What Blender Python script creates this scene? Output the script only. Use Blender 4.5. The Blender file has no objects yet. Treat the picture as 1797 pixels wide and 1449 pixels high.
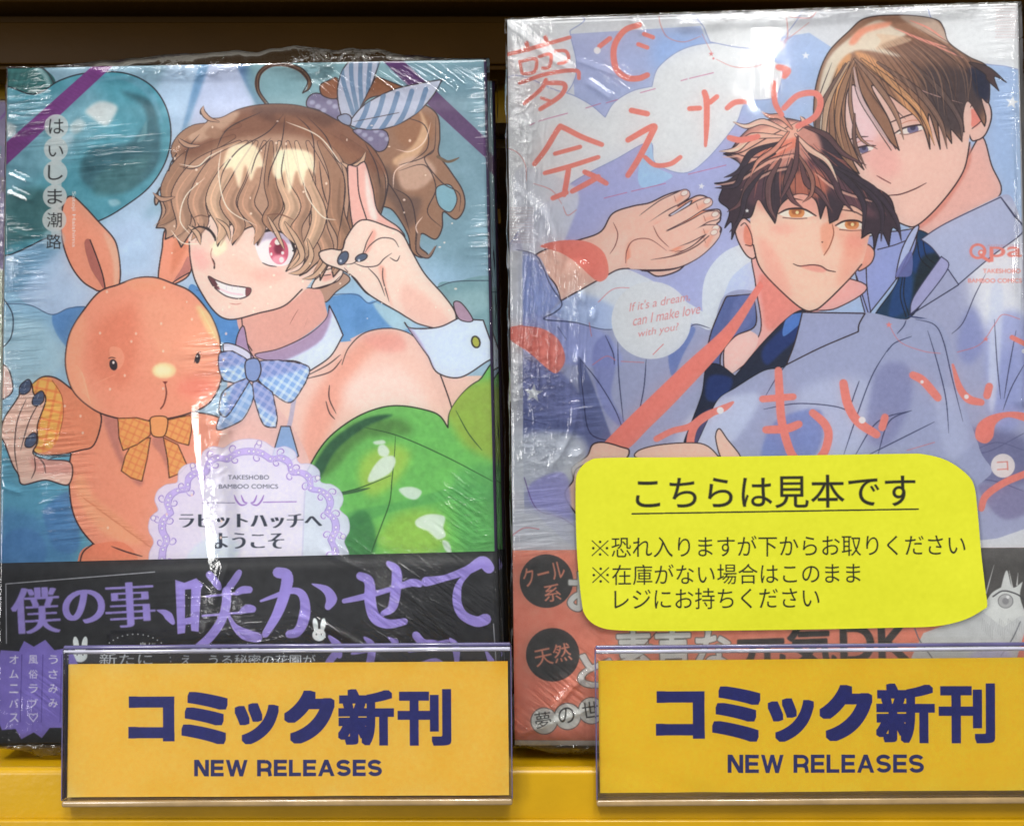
import bpy, bmesh, math, random
import numpy as np
from mathutils import Vector, Matrix

random.seed(7)
scene = bpy.context.scene
MM = 0.001

# ------------------------------------------------------------------ camera
F_PX, IMG_W, IMG_H = 1900.0, 1797.0, 1449.0
CXP, CYP = IMG_W / 2, IMG_H / 2
cam_d = bpy.data.cameras.new("camera")
cam = bpy.data.objects.new("camera", cam_d)
scene.collection.objects.link(cam)
cam.location = (0, 0, 0)
cam.rotation_euler = (math.radians(90), 0, 0)
cam_d.sensor_fit = 'HORIZONTAL'
cam_d.sensor_width = 36.0
cam_d.lens = 36.0 * F_PX / IMG_W
cam_d.clip_start = 0.01
cam_d.clip_end = 50
scene.camera = cam

# ------------------------------------------------------------------ world and lamps
world = bpy.data.worlds.new("World")
scene.world = world
world.use_nodes = True
world.node_tree.nodes["Background"].inputs[0].default_value = (0.95, 0.97, 1.0, 1)
world.node_tree.nodes["Background"].inputs[1].default_value = 0.26
scene.view_settings.view_transform = 'Standard'
scene.view_settings.look = 'None'
scene.view_settings.exposure = 0.0
scene.view_settings.gamma = 1.0


def area(name, loc, target, sx, sy, power, col=(1, 1, 1)):
    d = bpy.data.lights.new(name, 'AREA')
    d.shape = 'RECTANGLE'
    d.size, d.size_y = sx, sy
    d.energy = power
    d.color = col
    o = bpy.data.objects.new(name, d)
    scene.collection.objects.link(o)
    o.location = loc
    v = Vector(target) - Vector(loc)
    o.rotation_euler = v.to_track_quat('-Z', 'Y').to_euler()
    return o


# rows of ceiling tubes running away behind the camera, a soft panel, a tall strip light added to streak the film folds
area("ceiling_tube", (-0.45, -0.95, 1.5), (-0.45, -0.95, 0), 0.045, 1.5, 18.0, (1, 0.98, 0.95))
tube = area("ceiling_tube", (0.345, -1.98, 1.5), (0.345, -1.98, 0), 0.042, 3.5, 30.0, (1, 0.98, 0.95))
tube.rotation_euler = (0, 0, math.radians(6.9))
area("ceiling_panel", (0.0, -1.3, 1.75), (0, 0.27, 0), 2.0, 0.9, 45.0, (1, 0.985, 0.96))
area("streak_light", (-1.46, -1.7, 0.28), (0, 0.27, 0), 0.40, 0.95, 19.0, (1, 0.99, 0.97))


# ------------------------------------------------------------------ small raster painter for flat print
def homography(src, dst):
    A = []
    for (x, y), (u, v) in zip(src, dst):
        A.append([x, y, 1, 0, 0, 0, -u * x, -u * y, -u])
        A.append([0, 0, 0, x, y, 1, -v * x, -v * y, -v])
    _, _, vt = np.linalg.svd(np.array(A, float))
    return vt[-1].reshape(3, 3)


def smooth(pts, closed=False, n=7):
    """Catmull-Rom through the points; a third value marks a corner."""
    P = [(p[0], p[1]) for p in pts]
    cor = [len(p) > 2 for p in pts]
    N = len(P)
    if N < 3:
        return np.array(P, float)
    out = []
    rng = N if closed else N - 1
    for i in range(rng):
        p1, p2 = np.array(P[i]), np.array(P[(i + 1) % N])
        if cor[i] or (not closed and i == 0):
            p0 = p1 - (p2 - p1) * 0.5
        else:
            p0 = np.array(P[i - 1])
        j = (i + 1) % N
        if cor[j] or (not closed and i == rng - 1):
            p3 = p2 + (p2 - p1) * 0.5
        else:
            p3 = np.array(P[(i + 2) % N])
        for k in range(n):
            t = k / n
            out.append(0.5 * ((2 * p1) + (-p0 + p2) * t + (2 * p0 - 5 * p1 + 4 * p2 - p3) * t * t + (-p0 + 3 * p1 - 3 * p2 + p3) * t ** 3))
    if not closed:
        out.append(np.array(P[-1], float))
    return np.array(out)


def raster(polys, W, H):
    """Coverage (anti-aliased, non-zero winding) of closed polygons given in pixels."""
    allp = np.concatenate(polys)
    x0 = max(int(allp[:, 0].min()) - 1, 0); x1 = min(int(allp[:, 0].max()) + 3, W)
    y0 = max(int(allp[:, 1].min()) - 1, 0); y1 = min(int(allp[:, 1].max()) + 3, H)
    if x1 <= x0 or y1 <= y0:
        return None
    w, h = x1 - x0, y1 - y0
    SS = 4
    a = np.concatenate(polys) - (x0, y0)
    b = np.concatenate([np.roll(p, -1, axis=0) for p in polys]) - (x0, y0)
    d = np.where(b[:, 1] > a[:, 1], 1.0, -1.0)
    sw = d < 0
    lo = np.where(sw[:, None], b, a); hi = np.where(sw[:, None], a, b)
    k0 = np.ceil(np.clip(lo[:, 1], 0, h) * SS - 0.5).astype(int)
    k1 = np.ceil(np.clip(hi[:, 1], 0, h) * SS - 0.5).astype(int)
    cnt = np.maximum(k1 - k0, 0)
    idx = np.repeat(np.arange(len(cnt)), cnt)
    if len(idx) == 0:
        return None
    k = np.arange(len(idx)) - np.repeat(np.cumsum(cnt) - cnt, cnt) + k0[idx]
    yy = (k + 0.5) / SS
    t = (yy - lo[idx, 1]) / (hi[idx, 1] - lo[idx, 1])
    x = np.clip(lo[idx, 0] + t * (hi[idx, 0] - lo[idx, 0]), 0, w)
    xi = np.minimum(x.astype(int), w)
    fr = x - xi
    acc = np.zeros((h * SS, w + 2), np.float32)
    np.add.at(acc, (k, xi), d[idx] * (1 - fr))
    np.add.at(acc, (k, np.minimum(xi + 1, w + 1)), d[idx] * fr)
    m = np.clip(np.abs(np.cumsum(acc, axis=1)), 0, 1)[:, :w]
    return x0, y0, m.reshape(h, SS, w).mean(axis=1)


def boxblur(m, r):
    r = max(int(round(r)), 1)
    for ax in (0, 1):
        for _ in range(2):
            p = np.pad(m, [(r + 1, r) if i == ax else (0, 0) for i in (0, 1)], mode='edge')
            c = np.cumsum(p, axis=ax)
            n = m.shape[ax]
            if ax == 0:
                m = (c[2 * r + 1:2 * r + 1 + n] - c[:n]) / (2 * r + 1)
            else:
                m = (c[:, 2 * r + 1:2 * r + 1 + n] - c[:, :n]) / (2 * r + 1)
    return m


_glyph = {}


def glyphs(s):
    """Outlines of a string in Blender's built-in typeface, laid out, as polygons."""
    if s in _glyph:
        return _glyph[s]
    c = bpy.data.curves.new('lettering', 'FONT')
    c.body = s
    o = bpy.data.objects.new('lettering', c)
    scene.collection.objects.link(o)
    bpy.context.view_layer.update()
    cu = o.to_curve(bpy.context.evaluated_depsgraph_get())
    res = []
    for sp in cu.splines:
        bp = sp.bezier_points
        pts = []
        n = len(bp)
        for i in range(n):
            a, b = bp[i], bp[(i + 1) % n]
            p0, p1, p2, p3 = [np.array(v[:2]) for v in (a.co, a.handle_right, b.handle_left, b.co)]
            straight = np.abs(np.cross(p1 - p0, p3 - p0)) + np.abs(np.cross(p2 - p0, p3 - p0)) < 1e-5
            steps = 1 if straight else 6
            for q in range(steps):
                t = q / steps
                pts.append((1 - t) ** 3 * p0 + 3 * t * (1 - t) ** 2 * p1 + 3 * t * t * (1 - t) * p2 + t ** 3 * p3)
        if len(pts) > 2:
            res.append(np.array(pts))
    o.to_curve_clear()
    bpy.data.objects.remove(o)
    bpy.data.curves.remove(c)
    _glyph[s] = res
    return res


class Print:
    """A printed sheet: drawn in photograph-like units, H maps those to sheet pixels."""

    def __init__(self, W, H, M, bg, k):
        self.W, self.H, self.M, self.k = W, H, M, k      # k: sheet pixels per unit
        self.img = np.empty((H, W, 3), np.float32)
        self.img[:] = np.array(bg, np.float32) / 255

    def map(self, P):
        P = np.asarray(P, float)
        q = np.c_[P, np.ones(len(P))] @ self.M.T
        return q[:, :2] / q[:, 2:]

    def col(self, c, x0, y0, w, h):
        if isinstance(c[0], (tuple, list)):
            ca, cb, pa, pb = c
            A, B = self.map([pa, pb])
            d = B - A
            X, Y = np.meshgrid(np.arange(x0, x0 + w), np.arange(y0, y0 + h))
            t = np.clip(((X - A[0]) * d[0] + (Y - A[1]) * d[1]) / (d @ d), 0, 1)[..., None]
            return (np.array(ca) * (1 - t) + np.array(cb) * t) / 255
        return np.array(c, np.float32) / 255

    def lay(self, polys, c, a=1.0, blur=0, clip=None, mode=None):
        polys = [np.asarray(p, float) for p in polys if len(p) > 2]
        pad = int(blur * self.k * 2.2) + 2
        r = raster(polys, self.W, self.H) if not blur else self._rpad(polys, pad)
        if r is None:
            return None
        x0, y0, m = r
        if blur:
            m = boxblur(m, blur * self.k / 2)
            X0, Y0 = max(x0, 0), max(y0, 0)
            m = m[Y0 - y0:, X0 - x0:][:self.H - Y0, :self.W - X0]
            x0, y0 = X0, Y0
        h, w = m.shape
        if h <= 0 or w <= 0:
            return None
        if clip is not None:
            m = m * clip[y0:y0 + h, x0:x0 + w]
        full = None
        mm = (m * a)[..., None]
        reg = self.img[y0:y0 + h, x0:x0 + w]
        cc = self.col(c, x0, y0, w, h)
        if mode == 'mul':
            reg[:] = reg * (1 - mm + mm * cc)
        else:
            reg[:] = reg * (1 - mm) + cc * mm
        return x0, y0, m

    def _rpad(self, polys, pad):
        r = raster([p + pad for p in polys], self.W + 2 * pad, self.H + 2 * pad)
        if r is None:
            return None
        x0, y0, m = r
        m = np.pad(m, pad)
        return x0 - 2 * pad, y0 - 2 * pad, m

    def poly(self, pts, c, a=1.0, blur=0, clip=None, line=None, lc=(45, 35, 45), sm=True, mode=None, mask=False):
        P = smooth(pts, True) if sm else np.array([p[:2] for p in pts], float)
        r = self.lay([self.map(P)], c, a, blur, clip, mode)
        full = None
        if mask and r is not None:
            full = np.zeros((self.H, self.W), np.float32)
            x0, y0, m = r
            full[y0:y0 + m.shape[0], x0:x0 + m.shape[1]] = m
        if line:
            self.line(list(map(tuple, P)) + [tuple(P[0])], line, lc, sm=False, clip=clip)
        return full

    def ell(self, cx, cy, rx, ry, c, rot=0, **kw):
        t = np.linspace(0, 2 * np.pi, 40)[:-1]
        ca, sa = math.cos(math.radians(rot)), math.sin(math.radians(rot))
        x, y = rx * np.cos(t), ry * np.sin(t)
        kw['sm'] = False
        return self.poly(np.c_[cx + x * ca - y * sa, cy + x * sa + y * ca], c, **kw)

    def line(self, pts, w, c, a=1.0, taper=(1, 1), sm=True, clip=None, blur=0, n=7, mode=None):
        P = smooth(pts, False, n) if sm else np.array([p[:2] for p in pts], float)
        P = self.map(P)
        N = len(P)
        t = np.linspace(0, 1, N)
        if len(taper) == 2:
            prof = np.ones(N)
            e = 0.35
            prof = np.where(t < e, taper[0] + (1 - taper[0]) * np.sin(t / e * np.pi / 2), prof)
            prof = np.where(t > 1 - e, prof * (taper[1] + (1 - taper[1]) * np.sin((1 - t) / e * np.pi / 2)), prof)
        else:
            prof = np.interp(t, np.linspace(0, 1, len(taper)), taper)
        R = np.maximum(prof * w * self.k / 2, 0.18)
        polys = []
        for i in range(N - 1):
            d = P[i + 1] - P[i]
            L = np.hypot(*d)
            if L < 1e-6:
                continue
            nrm = np.array([-d[1], d[0]]) / L
            polys.append(np.array([P[i] + nrm * R[i], P[i] - nrm * R[i], P[i + 1] - nrm * R[i + 1], P[i + 1] + nrm * R[i + 1]]))
        ang = np.linspace(0, 2 * np.pi, 11)[:-1]
        for i in range(N):
            if R[i] > 0.6:
                polys.append(np.c_[P[i, 0] - R[i] * np.cos(ang), P[i, 1] + R[i] * np.sin(ang)])
        fixed = []
        for p in polys:
            ar = np.sum(p[:, 0] * np.roll(p[:, 1], -1) - np.roll(p[:, 0], -1) * p[:, 1])
            fixed.append(p if ar > 0 else p[::-1])
        return self.lay(fixed, c, a, blur, clip, mode)

    def text(self, s, x, y, w, h, c, rot=0, bold=0, square=False, shear=0, a=1.0, clip=None, mincho=0, up=None, lc=None, lw=0):
        """Ink box of the string fitted to w x h, (x, y) its lower left corner, rot degrees up to the right."""
        G = glyphs(s)
        if not G:
            return
        A = np.concatenate(G)
        mn, mx = A.min(0), A.max(0)
        ca, sa = math.cos(math.radians(rot)), math.sin(math.radians(rot))
        polys = []
        for g in G:
            q = (g - mn) / (mx - mn)
            X = q[:, 0] * w + q[:, 1] * shear * h
            Y = q[:, 1] * h
            polys.append(self.map(np.c_[x + X * ca - Y * sa, y - X * sa - Y * ca]))
        if lc is not None:
            self._glyph_lay(polys, lc, a, bold + lw, clip, 0)
        self._glyph_lay(polys, c, a, bold, clip, mincho, square)

    def _glyph_lay(self, polys, c, a, bold, clip, mincho, square=False):
        b = bold * self.k
        allp = np.concatenate(polys)
        pad = int(b + mincho * self.k) + 3
        r = self._rpad(polys, pad)
        if r is None:
            return
        x0, y0, m = r
        if mincho:
            n = max(1, int(round(mincho * self.k)))
            st = m.copy()
            for s_ in range(1, n + 1):      # thin the level strokes
                e = np.minimum(st, np.roll(m, s_, 0) if s_ % 2 else np.roll(m, -s_, 0))
                m2 = e
                st = m2
            m = np.maximum(st, 0)
            wide = m.copy()
            for s_ in range(1, int(round(mincho * self.k * 1.6)) + 1):
                wide = np.maximum(wide, np.roll(m, s_, 1)); wide = np.maximum(wide, np.roll(m, -s_, 1))
            m = wide
        if b > 0 and square:
            R = int(round(b))
            for ax in (0, 1):
                out = m.copy()
                for q in range(1, R + 1):
                    out = np.maximum(out, np.maximum(np.roll(m, q, ax), np.roll(m, -q, ax)))
                m = out
        elif b > 0:
            out = m.copy()
            R = int(math.ceil(b))
            for dy in range(-R, R + 1):
                for dx in range(-R, R + 1):
                    dd = math.hypot(dx, dy)
                    f = min(max(b + 0.5 - dd, 0), 1)
                    if f > 0 and (dx or dy):
                        out = np.maximum(out, np.roll(np.roll(m, dy, 0), dx, 1) * f)
            m = out
        X0, Y0 = max(x0, 0), max(y0, 0)
        m = m[Y0 - y0:, X0 - x0:][:self.H - Y0, :self.W - X0]
        h, w = m.shape
        if h <= 0 or w <= 0:
            return
        if clip is not None:
            m = m * clip[Y0:Y0 + h, X0:X0 + w]
        mm = (m * a)[..., None]
        reg = self.img[Y0:Y0 + h, X0:X0 + w]
        reg[:] = reg * (1 - mm) + self.col(c, X0, Y0, w, h) * mm

    def bars(self, pts, w, c, a=1.0):
        """Square-ended stroke of even width."""
        P = self.map(pts); R = w * self.k / 2
        polys = []
        N = len(P)
        T = [P[min(i + 1, N - 1)] - P[max(i - 1, 0)] for i in range(N)]
        nr = [np.array([-t[1], t[0]]) / (np.hypot(*t) + 1e-9) for t in T]
        for i in range(N - 1):
            q = np.array([P[i] + nr[i] * R, P[i] - nr[i] * R, P[i + 1] - nr[i + 1] * R, P[i + 1] + nr[i + 1] * R])
            ar = np.sum(q[:, 0] * np.roll(q[:, 1], -1) - np.roll(q[:, 0], -1) * q[:, 1])
            polys.append(q if ar > 0 else q[::-1])
        self.lay(polys, c, a)

    def blocks(self, s, x, y, w, h, c, t):
        """Wide bold capitals; (x, y) top left, t stroke width."""
        W_ = {'N': .70, 'E': .62, 'W': 1.0, 'R': .70, 'L': .58, 'A': .78, 'S': .68, ' ': .30}
        gap = .10
        tot = sum(W_[k] for k in s) + gap * (len(s) - 1)
        u = w / tot
        arc = lambda cx, cy, rx, ry, a0, a1, n=10: [(cx + rx * math.cos(math.radians(a0 + (a1 - a0) * i / n)), cy + ry * math.sin(math.radians(a0 + (a1 - a0) * i / n))) for i in range(n + 1)]
        for ch in s:
            cw = W_[ch] * u; e = t / 2
            L, Rr, T, B, Mi = x + e, x + cw - e, y + e, y + h - e, y + h / 2
            if ch == 'N':
                self.bars([(L, y), (L, y + h)], t, c); self.bars([(Rr, y), (Rr, y + h)], t, c); self.poly([(x, y), (x + t * 1.25, y), (x + cw, y + h), (x + cw - t * 1.25, y + h)], c, sm=False)
            elif ch == 'E':
                self.bars([(L, y), (L, y + h)], t, c)
                for yy in (T, Mi, B):
                    self.bars([(x, yy), (x + cw * (1 if yy != Mi else .94), yy)], t * .92, c)
            elif ch == 'L':
                self.bars([(L, y), (L, y + h)], t, c); self.bars([(x, B), (x + cw, B)], t * .92, c)
            elif ch == 'W':
                q = cw / 4
                for i, (a_, b_) in enumerate(((0, 1), (2, 1), (2, 3), (4, 3))):
                    xa, xb = x + a_ * q * .87 + e, x + b_ * q * .87 + e
                    self.poly([(xa - e, y), (xa + e, y), (xb + e, y + h), (xb - e, y + h)], c, sm=False)
            elif ch == 'A':
                m = x + cw / 2
                self.poly([(m - e * 1.1, y), (m + e * 1.1, y), (x + t, y + h), (x - e * .1, y + h)], c, sm=False)
                self.poly([(m - e * 1.1, y), (m + e * 1.1, y), (x + cw + e * .1, y + h), (x + cw - t, y + h)], c, sm=False)
                self.bars([(x + cw * .24, y + h * .68), (x + cw * .76, y + h * .68)], t * .8, c)
            elif ch == 'R':
                self.bars([(L, y), (L, y + h)], t, c)
                r = h * .27
                self.bars([(L, T), (Rr - r, T)] + arc(Rr - r, T + r * .93, r, r * .93, -90, 90) + [(L, T + r * 1.86)], t * .9, c)
                self.bars([(x + cw * .55, T + r * 1.8), (x + cw * .82, y + h * .68), (x + cw - e * .9, y + h)], t, c)
            elif ch == 'S':
                r = (h - t) / 4; m = x + cw / 2; rx = cw / 2 - e
                self.bars(arc(m, T + r, rx, r, -20, -180, 12) + arc(m, T + r, rx, r, 180, 120, 5) + arc(m, B - r, rx, r, -60, 0, 5) + arc(m, B - r, rx, r, 0, 165, 12), t * .95, c)
            x += cw + gap * u

    def star(self, cx, cy, r, c, rot=0, a=1.0):
        P = []
        for i in range(10):
            rr = r if i % 2 == 0 else r * 0.42
            t = math.radians(rot - 90 + i * 36)
            P.append((cx + rr * math.cos(t), cy + rr * math.sin(t)))
        self.poly(P, c, a, sm=False)

    def grain(self, amt, sc=1, seed=1):
        rg = np.random.default_rng(seed)
        n = rg.standard_normal((self.H // sc + 1, self.W // sc + 1)).astype(np.float32)
        n = np.kron(n, np.ones((sc, sc), np.float32))[:self.H, :self.W]
        self.img += n[..., None] * amt

    def wash(self, clip, amt, size, seed, tint=(1, 1, 1)):
        """Uneven pigment, as in watercolour."""
        rg = np.random.default_rng(seed)
        n = rg.standard_normal((self.H, self.W)).astype(np.float32)
        n = boxblur(n, size)
        n /= n.std() + 1e-6
        self.img += (n * amt * (clip if clip is not None else 1))[..., None] * np.array(tint, np.float32)

    def image(self, name, gain, sat=1.0, con=1.0):
        im = bpy.data.images.new(name, self.W, self.H, float_buffer=True)
        im.colorspace_settings.name = 'Non-Color'
        s = np.clip(self.img, 0, 1)
        g = s.mean(axis=2, keepdims=True)
        s = g + (s - g) * sat
        s = np.clip(0.5 + (s - 0.5) * con, 0, 1)
        lin = np.where(s <= 0.04045, s / 12.92, ((s + 0.055) / 1.055) ** 2.4) * gain
        lin = np.clip(lin, 0, 0.96)
        buf = np.ones((self.H, self.W, 4), np.float32)
        buf[..., :3] = lin[::-1]
        im.pixels.foreach_set(buf.ravel())
        im.pack()
        return im


# ------------------------------------------------------------------ poses of the flat things (mm, degrees)
def pose(pos, rot):
    rx, ry, rz = [math.radians(a) for a in rot]
    return Matrix.Translation(Vector(pos) * MM) @ (Matrix.Rotation(rz, 4, 'Z') @ Matrix.Rotation(rx, 4, 'X') @ Matrix.Rotation(ry, 4, 'Y'))


def project(M, pts):
    out = []
    for x, z in pts:
        p = M @ Vector((x * MM, 0, z * MM))
        out.append((CXP + F_PX * p.x / p.y, CYP - F_PX * p.z / p.y))
    return out


L_POSE, L_W, L_H = pose((-130.6, 274.6, -84.4), (-4.8, -1.3, 0.6)), 128.0, 177.1
R_POSE, R_W, R_H = pose((0.7, 275.1, -84.3), (-1.8, -0.7, -3.2)), 130.0, 186.4
S_POSE, S_W, S_H = pose((-107.8, 258.8, -94.3), (-2.6, -0.6, -0.9)), 108.0, 38.3
T_POSE = pose((20.3, 259.6, -94.4), (-2.2, -0.5, -0.3))


def sheet(M, W, H, ppm, bg, ox=0, oz=0):
    w, h = int(W * ppm), int(H * ppm)
    loc = [(ox, oz + H), (ox + W, oz + H), (ox + W, oz), (ox, oz)]
    ph = project(M, loc)
    px = [(0, 0), (w, 0), (w, h), (0, h)]
    return Print(w, h, homography(ph, px), bg, ppm / 6.9)


# ------------------------------------------------------------------ the print on the left comic
INK = (52, 36, 42)


def check(P, clip, x0, y0, x1, y1, ang, step, c, w, a=0.6):
    ca, sa = math.cos(math.radians(ang)), math.sin(math.radians(ang))
    cx, cy = (x0 + x1) / 2, (y0 + y1) / 2
    R = max(x1 - x0, y1 - y0)
    k = -R
    while k < R:
        for (ux, uy) in ((ca, sa), (-sa, ca)):
            px, py = cx - uy * k, cy + ux * k
            P.line([(px - ux * R, py - uy * R), (px + ux * R, py + uy * R)], w, c, a, sm=False, clip=clip)
        k += step


def print_left_cover():
    P = sheet(L_POSE, L_W, L_H, 8.0, (150, 178, 196))
    # sky of pale beams
    P.poly([(-20, 90), (900, 90), (900, 560), (-20, 640)], ((138, 168, 184), (160, 190, 212), (430, 110), (430, 560)), sm=False)
    P.poly([(560, 90), (900, 90), (900, 470), (690, 400)], (108, 142, 154), 0.75, blur=50)
    P.poly([(300, 100), (362, 100), (318, 250), (230, 420), (110, 620), (10, 560), (180, 400)], (172, 192, 212), 0.9, blur=12)
    P.poly([(366, 104), (412, 104), (446, 175), (420, 260), (310, 340), (330, 230)], (182, 190, 212), 0.95, blur=7)
    P.poly([(352, 108), (368, 108), (336, 200), (318, 235)], (98, 140, 176), 0.8, blur=5)
    P.poly([(412, 106), (432, 106), (470, 190), (450, 182)], (84, 118, 160), 0.85, blur=5)
    P.poly([(445, 105), (660, 105), (700, 190), (480, 200)], (124, 158, 164), 0.8, blur=14)
    P.poly([(0, 470), (150, 400), (60, 520), (0, 590)], (118, 160, 188), 0.8, blur=10)
    P.poly([(120, 430), (320, 380), (340, 500), (250, 500), (150, 640), (20, 560)], (180, 198, 220), 0.8, blur=14)
    # balloons at the top left
    b = P.poly([(-20, 110), (58, 113), (82, 124), (97, 150), (60, 200), (-20, 230)], (52, 104, 104), mask=True)
    for i in range(14):
        P.line([(8 + i * 5, 118 + i * 2), (-6 + i * 3, 205)], 3, (92, 148, 150) if i % 2 else (44, 88, 92), 0.35, blur=3, clip=b)
    P.line([(60, 116), (80, 134), (88, 160)], 8, (150, 178, 182), 0.8, blur=4, clip=b)
    P.line([(58, 113), (82, 126), (97, 151)], 2.4, (60, 58, 68))
    big = P.poly([(-20, 170), (60, 166), (104, 142), (150, 129), (215, 128), (262, 148), (290, 185), (300, 232), (292, 280), (265, 325), (225, 358), (175, 387), (90, 415), (-20, 434)], (84, 152, 168), mask=True, line=2.6, lc=(40, 38, 48))
    P.poly([(-20, 170), (60, 180), (150, 150), (190, 190), (150, 260), (60, 320), (-20, 380)], (128, 168, 182), 0.7, blur=28, clip=big)
    P.poly([(210, 160), (262, 175), (280, 225), (275, 290), (225, 335), (160, 330), (140, 300), (160, 262), (225, 250), (256, 215), (248, 185)], (56, 104, 116), 0.9, blur=7, clip=big)
    P.poly([(180, 300), (260, 270), (250, 310), (215, 340), (165, 340)], (70, 120, 126), 0.8, blur=8, clip=big)
    P.poly([(245, 238), (257, 212), (256, 240), (242, 250)], (96, 146, 156), 0.9, blur=1.5, clip=big)
    P.poly([(-20, 360), (60, 330), (130, 350), (120, 400), (-20, 430)], (60, 104, 106), 0.8, blur=14, clip=big)
    P.poly([(150, 148), (210, 140), (255, 165), (285, 215), (284, 205), (262, 152), (215, 133)], (104, 158, 176), 0.8, blur=4, clip=big)
    P.poly([(150, 195), (175, 178), (205, 186), (200, 205), (185, 222), (160, 206)], (196, 200, 200), 0.95, blur=5, clip=big)
    P.poly([(122, 222), (138, 208), (150, 218), (140, 232), (126, 234)], (184, 196, 198), 0.9, blur=5, clip=big)
    P.poly([(100, 240), (130, 235), (120, 262), (104, 270)], (170, 190, 198), 0.8, blur=8, clip=big)
    P.poly([(10, 215), (28, 222), (24, 236), (12, 240)], (188, 196, 196), 0.9, blur=5, clip=big)
    P.poly([(190, 352), (205, 350), (212, 358), (196, 362)], (160, 196, 206), 0.8, blur=3, clip=big)
    P.wash(big, 0.018, 6, 3)
    # clouds of balloons half way down
    cl = P.poly([(-20, 530), (50, 535), (90, 552), (120, 541), (150, 538), (200, 560), (200, 1000), (-20, 1000)], (148, 186, 208), mask=True)
    P.poly([(92, 552), (120, 540), (160, 538), (160, 640), (105, 595)], (92, 140, 190), 0.95, blur=2, clip=cl)
    P.poly([(-10, 560), (60, 560), (96, 585), (110, 640), (60, 680), (-10, 640)], (168, 196, 208), 0.8, blur=14, clip=cl)
    P.line([(-10, 533), (50, 535), (90, 552), (120, 541), (148, 538)], 2, (70, 90, 120), 0.8)
    P.line([(5, 522), (22, 552), (20, 590), (3, 612)], 2.2, (50, 60, 80))
    P.poly([(-20, 760), (60, 800), (150, 800), (150, 1000), (-20, 1000)], (92, 158, 184), 0.95, blur=16, clip=cl)
    P.ell(40, 968, 42, 42, (76, 122, 176), a=0.7, blur=6, clip=cl)
    P.poly([(80, 890), (125, 865), (140, 960), (100, 965), (78, 920)], (80, 126, 176), 0.8, blur=6, clip=cl)
    P.poly([(0, 900), (60, 905), (90, 940), (130, 985), (0, 1000)], (80, 128, 176), 0.6, blur=12, clip=cl)
    P.poly([(330, 508), (352, 508), (380, 540), (440, 560), (440, 610), (380, 600), (330, 620)], (84, 138, 192), mask=True)
    P.line([(345, 509), (362, 512)], 2, (70, 90, 130), 0.7)
    # balloons right of the neck
    P.poly([(570, 535), (600, 517), (628, 516), (645, 530), (660, 528), (700, 548), (720, 575), (700, 600), (600, 620)], (98, 148, 194))
    P.poly([(655, 530), (700, 548), (724, 570), (700, 580), (675, 562)], (168, 196, 206), 0.9, blur=4)
    P.line([(572, 520), (600, 516), (628, 518), (646, 532), (662, 528)], 1.8, (60, 84, 120), 0.8)
    rb = P.poly([(768, 505), (800, 494), (870, 490), (880, 590), (800, 590)], (122, 158, 166), mask=True)
    P.line([(768, 504), (800, 494), (870, 492)], 2, (58, 78, 92), 0.9)
    P.poly([(790, 520), (850, 510), (856, 540), (800, 560)], (150, 180, 184), 0.6, blur=10, clip=rb)
    P.wash(None, 0.010, 10, 5)
    # ribbons
    P.poly([(176, 104), (211, 104), (9, 292), (9, 252)], (122, 62, 130), sm=False)
    for i in range(34):
        t = i / 34
        P.line([(176 - 167 * t, 108 + 150 * t), (196 - 170 * t, 116 + 155 * t)], 1.6, (92, 48, 104), 0.22)
    P.poly([(664, 100), (700, 100), (758, 153), (866, 255), (866, 290), (738, 172)], (88, 54, 102), sm=False)

    # ---------------- the plush rabbit
    OR = (222, 153, 126)
    le = P.poly([(203, 520), (210, 495), (211, 470), (206, 435), (197, 415), (172, 388), (148, 362), (128, 345), (114, 352), (107, 385), (110, 425), (124, 465), (145, 494), (170, 510, 1), (186, 512, 1)], OR, line=2.6, lc=INK, mask=True)
    P.poly([(196, 420), (208, 450), (207, 500), (200, 505), (198, 460), (182, 410)], (224, 178, 150), 0.8, blur=3, clip=le)
    P.poly([(148, 428), (157, 420), (168, 445), (180, 480), (185, 510), (172, 492), (158, 468)], (172, 108, 98), clip=le)
    P.line([(158, 421), (170, 452), (180, 482), (185, 508)], 2.4, INK)
    re = P.poly([(293, 400), (284, 440), (278, 480), (279, 503, 1), (300, 502, 1), (334, 478), (336, 415)], OR, line=2.6, lc=INK, mask=True)
    P.poly([(330, 450), (333, 475), (305, 494), (318, 472)], (186, 122, 112), clip=re)
    P.line([(333, 478), (312, 490), (295, 502)], 2.2, INK)
    P.poly([(310, 410), (330, 410), (326, 440), (300, 480)], (196, 118, 84), 0.5, blur=6, clip=re)
    # body
    body = P.poly([(168, 712), (135, 770), (124, 800), (121, 840), (126, 890), (140, 925), (165, 955), (200, 985, 1), (420, 990, 1), (440, 800), (424, 768), (400, 745), (372, 728), (300, 720)], (222, 153, 126), line=2.6, lc=INK, mask=True)
    P.poly([(130, 850), (150, 900), (190, 940), (250, 955), (220, 915), (165, 870), (145, 830)], (226, 170, 132), 0.75, blur=8, clip=body)
    rg = random.Random(3)
    for i in range(46):
        x = 140 + i * 2.6; y = 868 + i * 1.9
        P.line([(x, y), (x + 14, y + 9 + rg.random() * 4), (x + 34, y + 12)], 1.0, (190, 116, 86), 0.35, taper=(0.2, 0.2))
    P.poly([(150, 960), (210, 950), (240, 975), (230, 1000), (136, 1000), (136, 985)], (218, 136, 106), line=None)
    P.line([(162, 955), (145, 970), (138, 1000)], 2.4, INK)
    P.line([(195, 958), (222, 968), (250, 976)], 2.4, INK, taper=(0.2, 0.4))
    P.poly([(330, 740), (400, 760), (410, 800), (350, 860), (300, 850)], (224, 158, 136), 0.7, blur=18, clip=body)
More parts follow.
